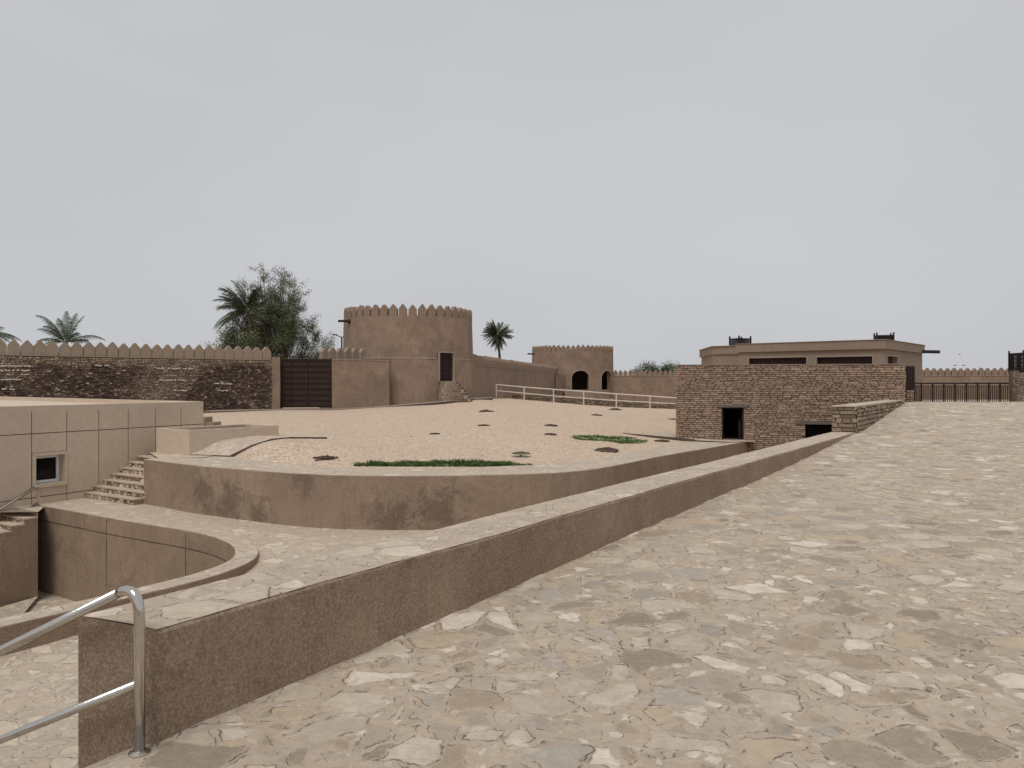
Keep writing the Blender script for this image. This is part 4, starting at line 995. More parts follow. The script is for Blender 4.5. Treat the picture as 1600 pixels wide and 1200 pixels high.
# white railing on the terrace edge
posts = [(775.5, 601, 619.5, 62.5), (819, 605, 623, 62), (865, 608.5, 628.5, 61.5), (912, 611.7, 632.5, 61), (963, 615.6, 636, 60.5), (1015.6, 619, 638, 60), (1062, 622.3, 639.6, 59.5), (1110, 625, 641, 59.2)]
t = thing('terrace_railing', 'thin white two-bar metal railing along the far edge of the gravel', 'railing', (*V(775.5, 62.5), Z(619, 62.5)))
PT = []; PM = []
for x, yt, yb, Y in posts:
    X = V(x, Y)[0]; a_, b_ = Z(yt, Y), Z(yb + 1.5, Y); m_ = MB(); m_.tube([(X, Y, b_), (X, Y, a_)], .055, 8); m_.build('post', M['white_metal'], t)
    PT.append((X, Y, a_)); PM.append((X, Y, a_ * .52 + b_ * .48))
for i in range(len(PT) - 1):
    for lst, nm_, r in ((PT, 'top_rail', .05), (PM, 'middle_rail', .042)):
        m_ = MB(); m_.tube([lst[i], lst[i + 1]], r, 8); m_.build(nm_, M['white_metal'], t)

# ------------------------------------------------------------------ brick building
q0, q1 = Vector(V(1057, 30.9)), Vector(V(1413.5, 29.5)); dd = (q1 - q0).normalized(); nn = Vector((-dd.y, dd.x)); LL = (q1 - q0).length; zt = .745
t = thing('brick_building', 'flat-topped mud brick building with a black doorway and a low barred opening', 'building', (q0.x, q0.y, -4.2))
def bu2(x): r = (x - 800) / F; return (r * q0.y - q0.x) / (dd.x - r * dd.y)
Yd = (q0 + dd * bu2(1145)).y; Yw = (q0 + dd * bu2(1280)).y
h1 = (bu2(1128), bu2(1162), Z(687, Yd), Z(636.5, Yd)); h2 = (bu2(1258), bu2(1325), Z(694, Yw), Z(663, Yw))
m_ = MB(); face_holes(m_, q0, q1, -4.2, zt - .01, [h1, h2], .45)
q2, q3 = q1 + nn * 4.5, q0 + nn * 5 + dd * 1.8; m_.quad((*q1, -4.2), (*q2, -4.2), (*q2, zt - .01), (*q1, zt - .01)); m_.quad((*q2, -4.2), (*q3, -4.2), (*q3, zt - .01), (*q2, zt - .01)); m_.quad((*q3, -4.2), (*q0, -4.2), (*q0, zt - .01), (*q3, zt - .01))
m_.quad((*(q0+nn*.5), h1[2]), (*(q1+nn*.5), h1[2]), (*q2, h1[2]), (*q3, h1[2]))
m_.build('core', M['mortar'], t)
m_ = MB(); stones(m_, q0, q1, -4.1, zt, .078, .26, [h1, h2], proud=.045, gap=.0055, rough=.5); stones(m_, q1, q2, -1.2, zt, .098, .27, proud=.04, gap=.010); stones(m_, q3, q0, -2.4, zt, .098, .27, proud=.04, gap=.010); m_.build('brick_facing', M['brick'], t)
m_ = MB(); m_.prism([q0 - nn * .05, q1 - nn * .05, q2, q3], zt + .001, zt + .035); m_.build('roof', M['rubble'], t)
def b2(mb, u0, u1, z0, z1, p0_, p1_): mb.prism([q0 + dd * u0 - nn * p1_, q0 + dd * u1 - nn * p1_, q0 + dd * u1 - nn * p0_, q0 + dd * u0 - nn * p0_], z0, z1)
m_ = MB(); b2(m_, bu2(1120), bu2(1168), h1[3], h1[3] + .10, -.05, .075); m_.build('door_lintel', M['lintel'], t)
m_ = MB(); b2(m_, bu2(1243), bu2(1330), h2[3], h2[3] + .12, -.05, .075); m_.build('opening_lintel', M['lintel'], t)
m_ = MB(); b2(m_, h1[0], h1[0] + .06, h1[2], h1[3], -.14, -.06); b2(m_, h1[1] - .06, h1[1], h1[2], h1[3], -.14, -.06); b2(m_, h1[0] + .06, h1[1] - .06, h1[3] - .06, h1[3], -.14, -.06); b2(m_, h1[1] - .16, h1[1] - .10, h1[2], h1[2] + .8, -.5, -.2); m_.build('door_frame', M['wood2'], t)
m_ = MB(); u = h2[0] + .05
while u < h2[1]: b2(m_, u, u + .025, h2[2], h2[3], -.16, -.13); u += .105
m_.build('window_bars', M['iron'], t)
# dark timber screen on a stone block at the building's right corner
c0_ = q1 + nn * .4; X0, X1 = V(1414.5, 30.2)[0], V(1429.5, 30.2)[0]
t = thing('timber_screen', 'dark timber shutter standing on a brick block at the brick building corner', 'shutter', ((X0 + X1) / 2, 30.3, -.72))
m_ = MB(); m_.prism([(X0 + .02, 30.15), (X1 - .06, 30.15), (X1 - .06, 30.7), (X0 + .02, 30.7)], -.8, Z(610, 30.2)); blk = m_.build('block', M['mortar'], t)
s2 = MB(); stones(s2, (X0 + .02, 30.15), (X1 - .06, 30.15), -.8, Z(610, 30.2), .1, .2); s2.sub('brick_facing', M['brick'], blk, t)
m_ = MB(); zt_, zb_ = Z(572, 30.2), Z(609.5, 30.2); m_.prism([(X0, 30.2), (X1, 30.2), (X1, 30.3), (X0, 30.3)], zb_, zt_); lf = m_.build('panel', M['wood2'], t)
s2 = MB()
for k in range(4): x = X0 + (X1 - X0) * (k + .1) / 4; s2.box((x + .03, 30.185, (zt_ + zb_) / 2), (.035, .03, zt_ - zb_ - .04))
s2.sub('slat', M['wood'], lf, t)

# ------------------------------------------------------------------ hall behind the brick building
cN, cL, cR = Vector(V(1381, 38)), Vector(V(1154, 42.3)), Vector(V(1441, 43.6)); zt = Z(531, 38.0); zl = Z(545, 38.0)
t = thing('plaster_hall', 'flat-roofed brown plaster hall with wide recessed windows behind the brick building', 'building', (cN.x, cN.y, -1.4))
def fac(c0, c1, hs, mb):
    d = (c1 - c0).normalized(); out = []
    for x0, x1, ya, yb in hs:
        f = lambda x: ((x - 800) / F * c0.y - c0.x) / (d.x - (x - 800) / F * d.y)
        u0, u1 = f(x0), f(x1); Yc = (c0 + d * (u0 + u1) / 2).y; out.append((u0, u1, Z(yb, Yc), Z(ya, Yc)))
    face_holes(mb, c0, c1, -1.6, zl, out, .5); return out, d
m_ = MB(); hl, dl = fac(cL, cN, [(1170, 1260, 559, 585), (1276, 1363, 557.5, 585)], m_); hr_, dr = fac(cN, cR, [(1386.5, 1402, 557, 580)], m_)
cB = cL + (cR - cN); m_.quad((*cR, -1.6), (*cB, -1.6), (*cB, zl), (*cR, zl)); m_.quad((*cB, -1.6), (*cL, -1.6), (*cL, zl), (*cB, zl)); m_.build('walls', M['stucco_pale'], t)
bd = MB(); ctr = (cN + cB) / 2; ex = [c + (c - ctr).normalized() * .16 for c in (cL, cN, cR, cB)]; bd.prism(ex, zl, zt); bd.build('roof_band', M['stucco_pale'], t)
m_ = MB(); ex2 = [c + (c - ctr).normalized() * .21 for c in (cL, cN, cR, cB)]; m_.prism(ex2, zt + .001, zt + .03); m_.build('roof_edge', M['trim'], t)
for c0, d, hs in ((cL, dl, hl), (cN, dr, hr_)):
    nn_ = Vector((d.y, -d.x))
    for u0, u1, z0_, z1_ in hs:
        tr = MB(); e = .07
        for (a_, b_, c_, e_) in ((u0 - e, u0, z0_, z1_ + e), (u1, u1 + e, z0_, z1_ + e), (u0, u1, z1_, z1_ + e)):
            tr.prism([c0 + d * a_ + nn_ * .02, c0 + d * b_ + nn_ * .02, c0 + d * b_ - nn_ * .05, c0 + d * a_ - nn_ * .05], c_, e_)
        w_ = tr.build('window_frame', M['trim'], t)
        sc2 = MB(); K = 12; r = min(.6, (u1 - u0) * .18)
        for k in range(K):                          # flat arch of the timber screen in the recess
            f0, f1 = k / K, (k + 1) / K
            arch = lambda f: z1_ - .34 - (.24 * max(0, (abs(f - .5) - .36) / .14) ** 1.5)
            A_, B_ = c0 + d * (u0 + (u1 - u0) * f0) - nn_ * .25, c0 + d * (u0 + (u1 - u0) * f1) - nn_ * .25
            sc2.add([(*A_, arch(f0)), (*B_, arch(f1)), (*B_, z1_), (*A_, z1_)], ((0, 1, 2, 3),))
            A2, B2 = A_ - nn_ * .08, B_ - nn_ * .08; sc2.add([(*A_, arch(f0)), (*A2, arch(f0)), (*B2, arch(f1)), (*B_, arch(f1))], ((0, 1, 2, 3),))
        sc2.sub('arch_panel', M['wood'], w_, t)
m_ = MB(); sp0 = cR + (cN - cR).normalized() * .5; nr = Vector((dr.y, -dr.x)); zz_ = Z(549, sp0.y)
m_.tube([(sp0.x - nr.x * .2, sp0.y - nr.y * .2, zz_), (sp0.x + nr.x * .7 + .35, sp0.y + nr.y * .7, zz_ - .05)], .09, 8); m_.build('water_spout', M['wood2'], t)
# lower annex on its left
aL, aR = Vector(V(1113, 44.6)), Vector(V(1156, 43.5)); z1_ = Z(541, 44.2); z2_ = Z(553.5, 44.2)
t = thing('hall_annex', 'small lower plaster annex on the left end of the hall', 'building', (aL.x, aL.y, -1.4))
m_ = MB(); m_.prism([aL + Vector((.05, .05)), aR + Vector((.3, .05)), aR + Vector((.6, 5)), aL + Vector((.6, 5))], -1.6, z2_); m_.build('walls', M['stucco_pale'], t)
m_ = MB(); m_.prism([aL, aR + Vector((.3, -.03)), aR + Vector((.6, 5.1)), aL + Vector((.5, 5.1))], z2_ + .001, z1_); m_.build('roof_band', M['stucco_pale'], t)
m_ = MB(); m_.prism([aL + Vector((-.05, -.05)), aR + Vector((.3, -.08)), aR + Vector((.6, 5.15)), aL + Vector((.45, 5.15))], z1_ + .001, z1_ + .03); m_.build('roof_edge', M['trim'], t)
# roof lattice boxes
def lattice(x0, x1, yt, yb, Y, label, rz=.3, group=None):
    c = Vector(V((x0 + x1) / 2, Y)); w_ = (x1 - x0) / F * Y / (math.cos(rz) + abs(math.sin(rz)) * .8); dpt = w_ * .8; zt_, zb_ = Z(yt, Y), Z(yb, Y)
    t = thing('roof_lattice_box', label, 'roof vent', (c.x, c.y, zb_)); ca, sa = math.cos(rz), math.sin(rz)
    P_ = lambda x, y: (c.x + x * ca - y * sa, c.y + x * sa + y * ca)
    for sx in (-1, 1):
        for sy in (-1, 1):
            m_ = MB(); p = P_(sx * w_ / 2, sy * dpt / 2); m_.box((*p, (zt_ + zb_) / 2 + .06), (.07, .07, zt_ - zb_ + .16), rz); m_.build('post', M['iron'], t)
    for (ax, ay, bx, by) in ((-1, -1, 1, -1), (1, -1, 1, 1), (1, 1, -1, 1), (-1, 1, -1, -1)):
        a_, b_ = Vector(P_(ax * w_ / 2, ay * dpt / 2)), Vector(P_(bx * w_ / 2, by * dpt / 2)); d = b_ - a_; ln = d.length; an = math.atan2(d.y, d.x); m_ = MB()
        for z in (zt_ - .03, zb_ + .03): m_.box((*((a_ + b_) / 2), z), (ln, .05, .06), an)
        k = max(4, int(ln / .09))
        for i in range(k): p = a_ + d * ((i + .5) / k); m_.box((p.x, p.y, (zt_ + zb_) / 2), (.045, .03, zt_ - zb_), an)
        for i in range(5): z = zb_ + (zt_ - zb_) * (i + .5) / 5; m_.box((*((a_ + b_) / 2), z), (ln, .03, .04), an)
        m_.build('lattice', M['iron'], t)
    return t
lattice(1141, 1172, 529, 543, 45.5, 'dark lattice box on the left end of the hall roof', .5)
lattice(1367, 1395, 524, 534, 41.5, 'dark lattice box above the front corner of the hall roof', -.25)

# ------------------------------------------------------------------ iron fence and pier at far right
t = thing('iron_fence', 'dark iron bar fence at the top of the ramp', 'fence', (*V(1430, 40), -1.25))
Yf = 40; zf1, zf0 = Z(599.5, Yf), -1.22
xs = [1429] + [1439.7 + 17.55 * k for k in range(9)]
for i, x in enumerate(xs): X = V(x, Yf)[0]; m_ = MB(); m_.box((X, Yf, (zf1 + zf0) / 2), (.06, .06, zf1 - zf0)); m_.build('post', M['iron'], t)
for i in range(len(xs) - 1):
    X0, X1 = V(xs[i], Yf)[0], V(xs[i + 1], Yf)[0]; m_ = MB(); k = 6 if i else 4
    for j in range(1, k): X = X0 + (X1 - X0) * j / k; m_.tube([(X, Yf, zf0 + .06), (X, Yf, zf1 - .1)], .021, 6)
    m_.box(((X0 + X1) / 2, Yf, zf0 + .07), (X1 - X0 - .06, .03, .04)); m_.build('bars', M['iron'], t)
X0, X1 = V(1426, Yf)[0], V(1583, Yf)[0]
m_ = MB(); m_.box(((X0 + X1) / 2, Yf, zf1 + .02), (X1 - X0, .09, .07)); m_.build('top_rail', M['iron'], t)
m_ = MB(); m_.box(((X0 + X1) / 2, Yf, zf1 - .12), (X1 - X0, .035, .035)); m_.build('middle_rail', M['iron'], t)
pa, pb_ = V(1582, 39.6)[0], V(1592.5, 39.6)[0]
t = thing('brick_pier', 'rough brick pier closing the right end of the iron fence', 'pier', (pa, 39.6, -1.3))
m_ = MB(); m_.prism([(pa, 39.6), (pb_, 39.6), (pb_, 39.9), (pa, 39.9)], -1.3, Z(579, 39.6)); m_.build('core', M['mortar'], t)
m_ = MB(); stones(m_, (pa, 39.6), (pb_, 39.6), -1.3, Z(579, 39.6), .12, .22); m_.build('brick_facing', M['brick'], t)
pa, pb_ = V(1592.8, 38.5)[0], V(1640, 38.5)[0]
t = thing('stone_wall', 'pale rough stone wall end at the right edge of the photo', 'wall', (pa, 38.5, -1.3))
m_ = MB(); m_.prism([(pa, 38.5), (pb_, 38.5), (pb_, 38.8), (pa, 38.8)], -1.3, Z(582, 38.5)); m_.build('core', M['mortar'], t)
m_ = MB(); stones(m_, (pa, 38.5), (pb_, 38.5), -1.3, Z(582, 38.5), .13, .3, gap=.008); stones(m_, (pa, 38.8), (pa, 38.5), -1.3, Z(582, 38.5), .13, .3, gap=.008); m_.build('stone_facing', M['rubble'], t)
lattice(1585, 1625, 551.5, 582, 46, 'tall dark lattice box rising behind the pier at the right edge', .1)

# ------------------------------------------------------------------ soil mounds and grass on the gravel
mounds = [(508, 717.5, 35, 'darkest wide soil mound, alone left of the long grass strip'), (680, 678, 14, 'tiny dark soil heap in the open gravel left of centre'), (756, 665, 17, 'thin dark soil heap in line below the peaked mound near the tower'),
          (760, 643, 25, 'peaked dark soil mound nearest the tower steps'), (860, 665.5, 20, 'small dark soil heap right above another one'), (859, 679.5, 18, 'flat dark soil heap just below a similar one'),
          (931, 649, 18, 'thin soil streak left of the mound by the white railing'), (961, 640.5, 23, 'dark soil mound closest to the white railing'), (948, 704, 42, 'wide brown soil mound below the smaller grass patch'), (1034, 690, 22, 'flat brown soil patch beside the dark kerb at the brick building'), (1051, 655.5, 12, 'faint sliver of soil at the left edge of the brick building')]
for x, y, w_, lab in mounds:
    X, Y, zz_ = gpix(x, y); r = w_ / 2 / F * Y; m_ = MB(); rings = 5; seg = 22; vs = [(X, Y, zz_ + r * .2)]
    for a_ in range(1, rings + 1):
        for k in range(seg):
            th_ = 2 * PI * k / seg; rr = r * a_ / rings * (1 + noise.noise(Vector((math.cos(th_) * 2 + X, math.sin(th_) * 2, a_ * .3))) * .55)
            h = r * .22 * (1 - a_ / rings) ** .8 * (1 + jit(.5)) if a_ < rings else -.02
            vs.append((X + rr * math.cos(th_), Y + rr * math.sin(th_) * 1.1, zz_ + max(h, -.02) + (.01 if a_ < rings else 0)))
    fs = [(0, 1 + k, 1 + (k + 1) % seg) for k in range(seg)] + [(1 + a_ * seg + k, 1 + (a_ + 1) * seg + k, 1 + (a_ + 1) * seg + (k + 1) % seg, 1 + a_ * seg + (k + 1) % seg) for a_ in range(rings - 1) for k in range(seg)]
    m_.add(vs, fs)
    for k in range(46):                               # clods and dry stalks lying in it
        an, q = random.random() * 2 * PI, r * math.sqrt(random.random()) * 1.1; sx = random.uniform(.02, .05); m_.box((X + q * math.cos(an), Y + q * math.sin(an), zz_ + r * .16 * (1 - q / r / 1.15) + .01), (sx * 1.6, sx, sx), random.random() * 3)
    tag(m_.build('soil_mound', M['soil'], None, (X, Y, zz_)), lab, 'soil mound', 'dark soil mounds on the gravel')
# low plant on the biggest flat patch
X, Y, zz_ = gpix(814, 714); t = thing('wilted_plant', 'low wilted plant with flat dark leaves at the right end of the grass strip', 'plant', (X, Y, zz_))
m_ = MB()
for k in range(4): a_ = k * 1.6; m_.tube([(X, Y, zz_ - .01), (X + math.cos(a_) * .05, Y + math.sin(a_) * .05, zz_ + .10)], .008, 5)
m_.build('stem', M['bark'], t)
m_ = MB()
for k in range(420):
    a_, q = random.random() * 2 * PI, .27 * math.sqrt(random.random()); x, y = X + q * math.cos(a_), Y + q * math.sin(a_); z = zz_ + .09 + .05 * (1 - q / .27) + jit(.015); l = .035
    b1_ = random.random() * 6.3; c, s_ = math.cos(b1_) * l, math.sin(b1_) * l; m_.add([(x - c, y - s_, z), (x + s_ * .4, y - c * .4, z + jit(.01)), (x + c, y + s_, z + jit(.012)), (x - s_ * .4, y + c * .4, z)], ((0, 1, 2, 3),))
m_.build('foliage', M['leaf2'], t)
def grass(poly, nb, hmin, hmax, label, dens=None):
    m_ = MB(); xs_ = [p[0] for p in poly]; ys_ = [p[1] for p in poly]; c = 0; cxy = (sum(xs_) / len(xs_), sum(ys_) / len(ys_)); zc = gz(*cxy)
    while c < nb:
        x, y = random.uniform(min(xs_), max(xs_)), random.uniform(min(ys_), max(ys_))
        if not in_poly(x, y, poly): continue
        if dens and noise.noise(Vector((x * 1.3, y * 1.3, 4))) < dens: 
            if random.random() < .8: continue
        h = random.uniform(hmin, hmax) * (.7 + .6 * noise.noise(Vector((x * 2, y * 2, 0)))); a_ = random.random() * 6.3; w_ = .011; zz_ = gz(x, y) - .01
        dx, dy = math.cos(a_), math.sin(a_); ln = jit(.10); m_.add([(x - dx * w_, y - dy * w_, zz_), (x + dx * w_, y + dy * w_, zz_), (x + dx * w_ * .7 + ln * .5, y + dy * w_ * .7 + ln * .3, zz_ + h * .6), (x + ln * 1.2, y + jit(.08), zz_ + h)], ((0, 1, 2, 3),)); c += 1
    tag(m_.build('grass', M['grass'], None, (*cxy, zc)), label, 'grass', kind='stuff')
def GP(x, y): X, Y, z = gpix(x, y); return (X, Y)
grass([GP(*p) for p in ((553, 731), (556, 727), (590, 724), (660, 723), (740, 723.5), (800, 725.5), (838, 728), (835, 729), (760, 732), (680, 732.5), (600, 733))], 5200, .06, .17, 'long strip of green grass along the front edge of the gravel')
grass([GP(*p) for p in ((888, 683), (905, 681), (940, 682), (985, 684), (1012, 689), (1006, 693), (970, 694), (940, 690), (905, 688))], 2600, .05, .13, 'smaller patch of green grass near the brick building', -.05)

# loose pebbles and bits of dry straw on the gravel
m_ = MB(); c = 0
while c < 2600:
    k = random.randrange(len(GRID)); i, j = divmod(k, mm + 1)
    if j < 1 or j > 30 or i > 117: continue
    if random.random() < j / 34: continue
    g0, g1 = GA[k], GA[k + 1] if j < mm else GA[k]; f = random.random(); x, y, z = g0 * (1 - f) + g1 * f; g2 = GA[min(k + mm + 1, len(GRID) - 1)]; h = random.random() * .9; x += (g2[0] - g0[0]) * h; y += (g2[1] - g0[1]) * h; z += (g2[2] - g0[2]) * h
    q = random.uniform(.010, .028) * (1 + 1.5 * (random.random() < .03)); a_ = random.random() * 3; ca, sa = math.cos(a_), math.sin(a_)
    e = random.uniform(.5, .9); vv = [(x + ca * q, y + sa * q, z), (x - sa * q * e, y + ca * q * e, z), (x - ca * q, y - sa * q, z), (x + sa * q * e, y - ca * q * e, z), (x + jit(q * .3), y + jit(q * .3), z + q * .8)]
    m_.add(vv, ((0, 1, 4), (1, 2, 4), (2, 3, 4), (3, 0, 4))); c += 1
tag(m_.build('pebbles', M['pebble']), 'loose pebbles strewn over the gravel terrace', 'pebbles', kind='stuff')
m_ = MB(); p = pA.lerp(pC, .62)
for k in range(60):
    a_ = random.random() * 6.3; x, y = p.x + jit(.2), p.y + jit(.14); h = random.uniform(.04, .13); dx, dy = math.cos(a_) * .006, math.sin(a_) * .006
    m_.add([(x - dx, y - dy, -1.455), (x + dx, y + dy, -1.455), (x + jit(.06), y + jit(.06), -1.455 + h)], ((0, 1, 2),))
tag(m_.build('weed', M['dead_leaf'], None, (p.x, p.y, -1.455)), 'small dry weed growing in the beige planter box', 'weed')

# ------------------------------------------------------------------ trees
def frond(m_, base, dirv, length, droop, wind, nl=24, wid=.55):
    p = Vector(base); d = Vector(dirv).normalized(); pts = [p.copy()]; st = length / nl
    for i in range(nl):
        f = i / nl; d = (d + Vector((wind[0], wind[1], 0)) * st * .16 + Vector((0, 0, -droop * st * (.3 + f)))).normalized(); p = p + d * st; pts.append(p.copy())
    m_.tube(pts, [.035 * (1 - i / (nl + 1)) + .006 for i in range(nl + 1)], 4)
    for i in range(3, nl + 1):
        f = i / nl; tdir = (pts[i] - pts[i - 1]).normalized(); side = tdir.cross(Vector((0, 0, 1)))
        if side.length < .05: side = Vector((1, 0, 0))
        side.normalize(); ll = wid * math.sin(PI * min(1, .18 + f * .78)) ** .7 * random.uniform(.85, 1.1)
        for sg in (-1, 1):
            for q_ in (0, .5) if nl > 14 else (0,):
                b_ = pts[i] - tdir * st * q_; o_ = (side * sg * .75 + tdir * .65 + Vector((wind[0] * .35, wind[1] * .35, -.35 + jit(.12)))).normalized(); w_ = tdir * .014 + Vector((0, 0, .004))
                tip = b_ + o_ * ll + Vector((wind[0] * .08, 0, -ll * .25)); ll *= random.uniform(.75, 1.15); mid = b_ + o_ * ll * .55
                m_.add([b_ - w_, mid - w_, tip, mid + w_, b_ + w_], ((0, 1, 2, 3, 4),))
def palm(name, label, top, ground, lean, nf, length, wind, elev=(-.2, 1.3), trunk_r=.16, azs=None, dead=0):
    t = thing(name, label, 'palm tree', (ground[0], ground[1], ground[2])); T = Vector(top); G_ = Vector(ground); pts = []
    for i in range(11): f = i / 10; p = G_.lerp(T, f) + Vector((lean * math.sin(PI * f), 0, 0)); pts.append(p)
    m_ = MB(); m_.tube(pts, [trunk_r * (1.25 - .45 * i / 10) * (1 + .06 * (i % 2)) for i in range(11)], 10); m_.build('trunk', M['bark'], t)
    m_ = MB()
    for k in range(nf if azs is None else len(azs)):
        az = k * 2.399 + jit(.2) if azs is None else azs[k][0]; el = elev[0] + (elev[1] - elev[0]) * ((k * .7548) % 1) if azs is None else azs[k][1]
        ln = length * random.uniform(.85, 1.15) * (1 if azs is None else azs[k][2])
        frond(m_, T + Vector((math.cos(az), math.sin(az), 0)) * .1, (math.cos(az) * math.cos(el), math.sin(az) * math.cos(el), math.sin(el)), ln, .46 * random.uniform(.6, 1.4), wind, wid=length * .24)
    m_.build('crown', M['palm'], t)
    if dead:
        m_ = MB()
        for k in range(dead): az = random.random() * 6.3; frond(m_, T - Vector((0, 0, .15)), (math.cos(az) * .5, math.sin(az) * .5, -.8), length * .6, .3, wind, nl=12, wid=length * .16)
        m_.build('dead_fronds', M['dead_leaf'], t)
    return t
# left palm behind the old wall: crown centre near pixel (103, 530)
Y = 58; palm('palm_tree', 'palm with fanned upright fronds rising above the left part of the rubble wall', (*V(103, Y), Z(535, Y)), (*V(106, Y), -2.5), .2, 13, 2.6, (-.25, 0),
    azs=[(2.7, .25, 1.05), (2.9, .75, .95), (3.0, 1.05, 1), (2.4, 1.25, 1), (1.8, 1.4, 1), (.6, 1.25, .9), (1.2, 1.3, .95), (3.3, 1.2, 1.05), (.05, .52, 1.0), (.2, .4, .6), (4.5, .9, .8), (1.5, .8, .8), (3.3, .45, .7)])
Y = 60; palm('palm_tree', 'palm cut off by the left edge with one frond over the wall', (*V(-22, Y), Z(520, Y)), (*V(-22, Y), -2.5), .2, 12, 2.4, (.2, 0), elev=(-.1, 1.0))
Y = 60; palm('palm_tree', 'tall windblown palm partly hidden by the large bushy tree', (*V(388, Y), Z(487, Y)), (*V(396, Y), -2.5), .3, 24, 2.7, (-.22, 0), azs=[(PI + jit(.9), random.uniform(-.35, 1.45), random.uniform(.8, 1.1)) for _ in range(24)] + [(jit(.8), random.uniform(.7, 1.4), .7) for _ in range(6)], dead=4)
Y = 80; palm('palm_tree', 'lone palm with a bent trunk between the two towers', (*V(777, Y), Z(523, Y)), (*V(778, Y), -2.5), .28, 64, 1.6, (-.4, 0), elev=(-1.2, 1.25), trunk_r=.14, dead=10)

def branch(mb, p, d, ln, r, depth, tips, wob=.25):
    n = 5; pts = [p.copy()]
    for i in range(n):
        d = (d + Vector((jit(wob), jit(wob), jit(wob) * .5 + .06))).normalized(); p = p + d * ln / n; pts.append(p.copy())
    mb.tube(pts, [r * (1 - .5 * i / n) for i in range(n + 1)], 5, cap=False); tips.append((pts, depth))
    if depth > 0:
        for k in range(3 if depth > 1 else 4):
            i = random.randint(2, n); nd = (d + Vector((jit(.9), jit(.9), jit(.5)))).normalized(); branch(mb, pts[i].copy(), nd, ln * random.uniform(.55, .8), r * .5, depth - 1, tips, wob)
def leaves(mb, c, n, spread, size):
    for k in range(n):
        p = c + Vector((random.gauss(0, spread), random.gauss(0, spread), random.gauss(0, spread))); a_ = Vector((jit(1), jit(1), jit(1))).normalized(); b_ = a_.cross(Vector((jit(1), jit(1), 1))).normalized(); s_ = size * random.uniform(.6, 1.3)
        mb.add([p - a_ * s_, p + b_ * s_ * .45, p + a_ * s_, p - b_ * s_ * .45], ((0, 1, 2, 3),))
# big wispy tree by the gate
Y = 61; base = Vector((*V(432, Y), -2.5)); t = thing('bushy_tree', 'large bushy tree with wispy uneven crown rising behind the wooden gate', 'tree', tuple(base))
tr = MB(); lv = MB(); tips = []
targets = [(345, 520, .6), (352, 535, .8), (370, 505, .8), (385, 520, 1.2), (395, 500, 1.0), (400, 480, .8), (395, 455, .4), (415, 440, .45), (415, 470, .8), (425, 490, 1.2), (430, 455, .7), (417, 424, .25), (435, 470, 1), (445, 440, .5), (462, 432, .45), (460, 455, .6), (440, 510, 1.3),
           (455, 480, .8), (470, 505, .55), (485, 510, .5), (492, 530, .6), (505, 540, .5), (480, 540, .8), (460, 530, .9), (430, 535, 1.2), (400, 540, 1.2), (375, 545, 1.0), (340, 545, .7), (470, 490, .4), (498, 515, .3), (437, 425, .3), (466, 470, .4), (380, 470, .5), (335, 530, .35), (510, 550, .5), (362, 485, .3), (450, 500, .7), (410, 515, 1.2), (390, 530, 1.2), (365, 525, 1.0), (420, 505, 1.1), (475, 465, .3), (405, 450, .35), (427, 440, .4)]
for x, y, dn_ in targets:
    tgt = Vector((*V(x, Y), Z(y, Y))) + Vector((0, jit(1.6), 0)); mid = base.lerp(tgt, .55) + Vector((jit(.5), jit(.5), .4)); st0 = base + Vector((jit(.3), jit(.3), .6))
    pts = [st0.lerp(mid, f) * (1 - f) + mid.lerp(tgt, f) * f for f in [i / 9 for i in range(10)]]
    tr.tube(pts, [.075 * (1 - i / 10.5) + .008 for i in range(10)], 5, cap=False)
    for k in range(int(8 + 10 * dn_)):
        i = random.randint(6, 9); d = Vector((jit(1), jit(1), random.uniform(-.1, 1.2))).normalized(); p = pts[i] + Vector((jit(.25), jit(.25), jit(.3))); q = [p]
        for j in range(6): d = (d + Vector((jit(.3) - .03, jit(.3), jit(.25)))).normalized(); p = p + d * random.uniform(.12, .24); q.append(p)
        tr.tube(q, [.014 * (1 - j / 8) + .004 for j in range(7)], 3, cap=False)
        for pp in q[1:]: leaves(lv, pp, int(7 + 32 * dn_), .08 + .14 * dn_, .055)
tr.build('trunk', M['bark'], t); lv.build('crown', M['leaf'], t)
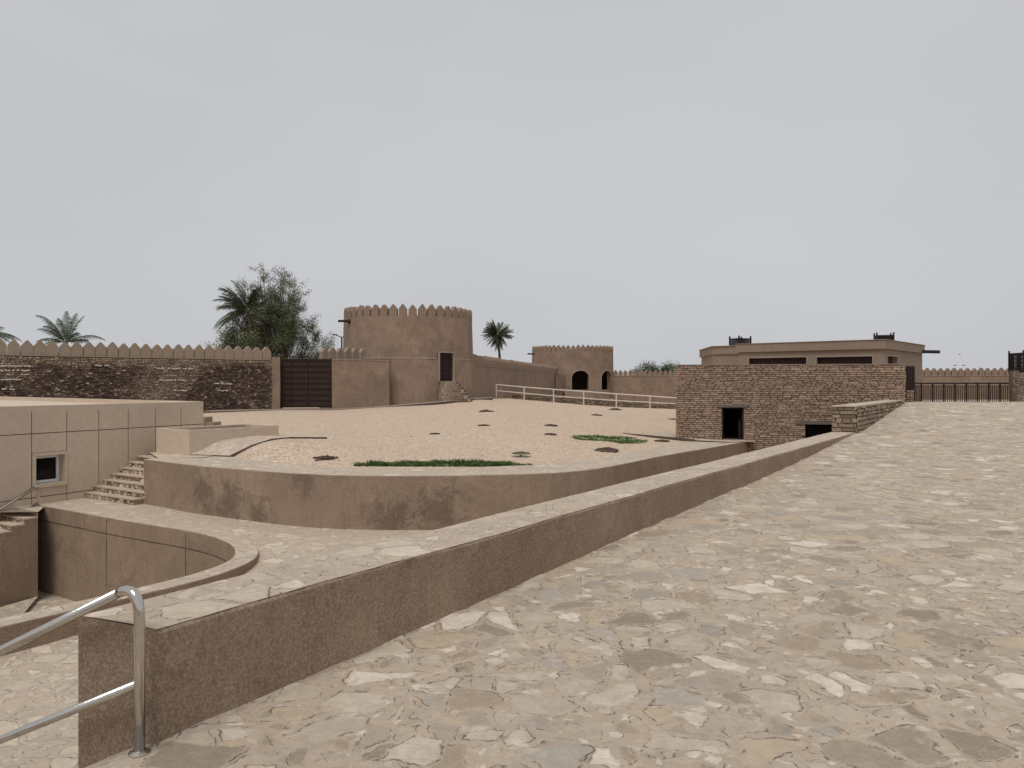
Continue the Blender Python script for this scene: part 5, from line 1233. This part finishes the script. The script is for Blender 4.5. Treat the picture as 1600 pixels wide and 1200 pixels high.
# rounded tree behind the far wall
Y = 112; base = Vector((*V(1020, Y), -2.5)); t = thing('round_tree', 'low dark tree with patchy crown showing over the far crenellated wall', 'tree', tuple(base))
tr = MB(); lv = MB()
for k in range(60):
    x = random.uniform(992, 1066); env = interp(x, [988, 1000, 1012, 1025, 1040, 1050, 1066], [580, 572, 571, 575, 577, 571, 578]); y = random.uniform(env, 590); tgt = Vector((*V(x, Y), Z(y, Y))) + Vector((0, jit(1.5), 0))
    pts = [base + Vector((0, 0, .5)), base.lerp(tgt, .5) + Vector((0, 0, .5)), tgt]; tr.tube(pts, [.12, .06, .02], 5, cap=False); leaves(lv, tgt, 110, .38, .13)
tr.build('trunk', M['bark'], t); lv.build('crown', M['leaf2'], t)

# street lamp behind the near tower
Y = 72; X, _ = V(534, Y); t = thing('street_lamp', 'thin grey street lamp with one arm left of the near tower', 'street lamp', (X, Y, -2.5))
m_ = MB(); m_.tube([(X, Y, -2.5), (X, Y, Z(527, Y))], .07, 8); m_.build('pole', M['iron'], t)
m_ = MB(); m_.tube([(X + .15, Y, Z(526, Y)), (X, Y, Z(527, Y)), (X - .55, Y, Z(523.5, Y))], .045, 6); m_.build('arm', M['iron'], t)
m_ = MB(); m_.box((X - .65, Y, Z(523, Y)), (.42, .22, .12)); m_.build('lamp_head', M['lintel'], t, bevel=.02)
# birds
for i, (x, y, s_, lab) in enumerate(((1499, 554, .22, 'highest of three tiny birds, alone in the grey sky'), (1492, 571, .3, 'left bird of the pair above the right crenellated wall'), (1505, 571, .3, 'right bird of the pair above the right crenellated wall'))):
    Y = 90; X, Zz = V(x, Y)[0], Z(y, Y); m_ = MB(); k = s_
    m_.tube([(X - .6 * k, Y, Zz), (X - .3 * k, Y, Zz + .02), (X, Y, Zz), (X + .45 * k, Y, Zz), (X + .8 * k, Y, Zz)], [.02, .09 * k, .13 * k, .09 * k, .02], 6)
    for sg in (-1, 1): m_.add([(X - .2 * k, Y, Zz + .03), (X + .25 * k, Y, Zz + .03), (X + .5 * k, Y + sg * .6 * k, Zz + .25 * k), (X + .9 * k, Y + sg * 1.3 * k, Zz + .12 * k), (X + .1 * k, Y + sg * .7 * k, Zz + .27 * k)], ((0, 1, 2, 3, 4),))
    tag(m_.build('bird', M['bird'], None, (X, Y, Zz)), lab, 'bird', 'birds in the sky')
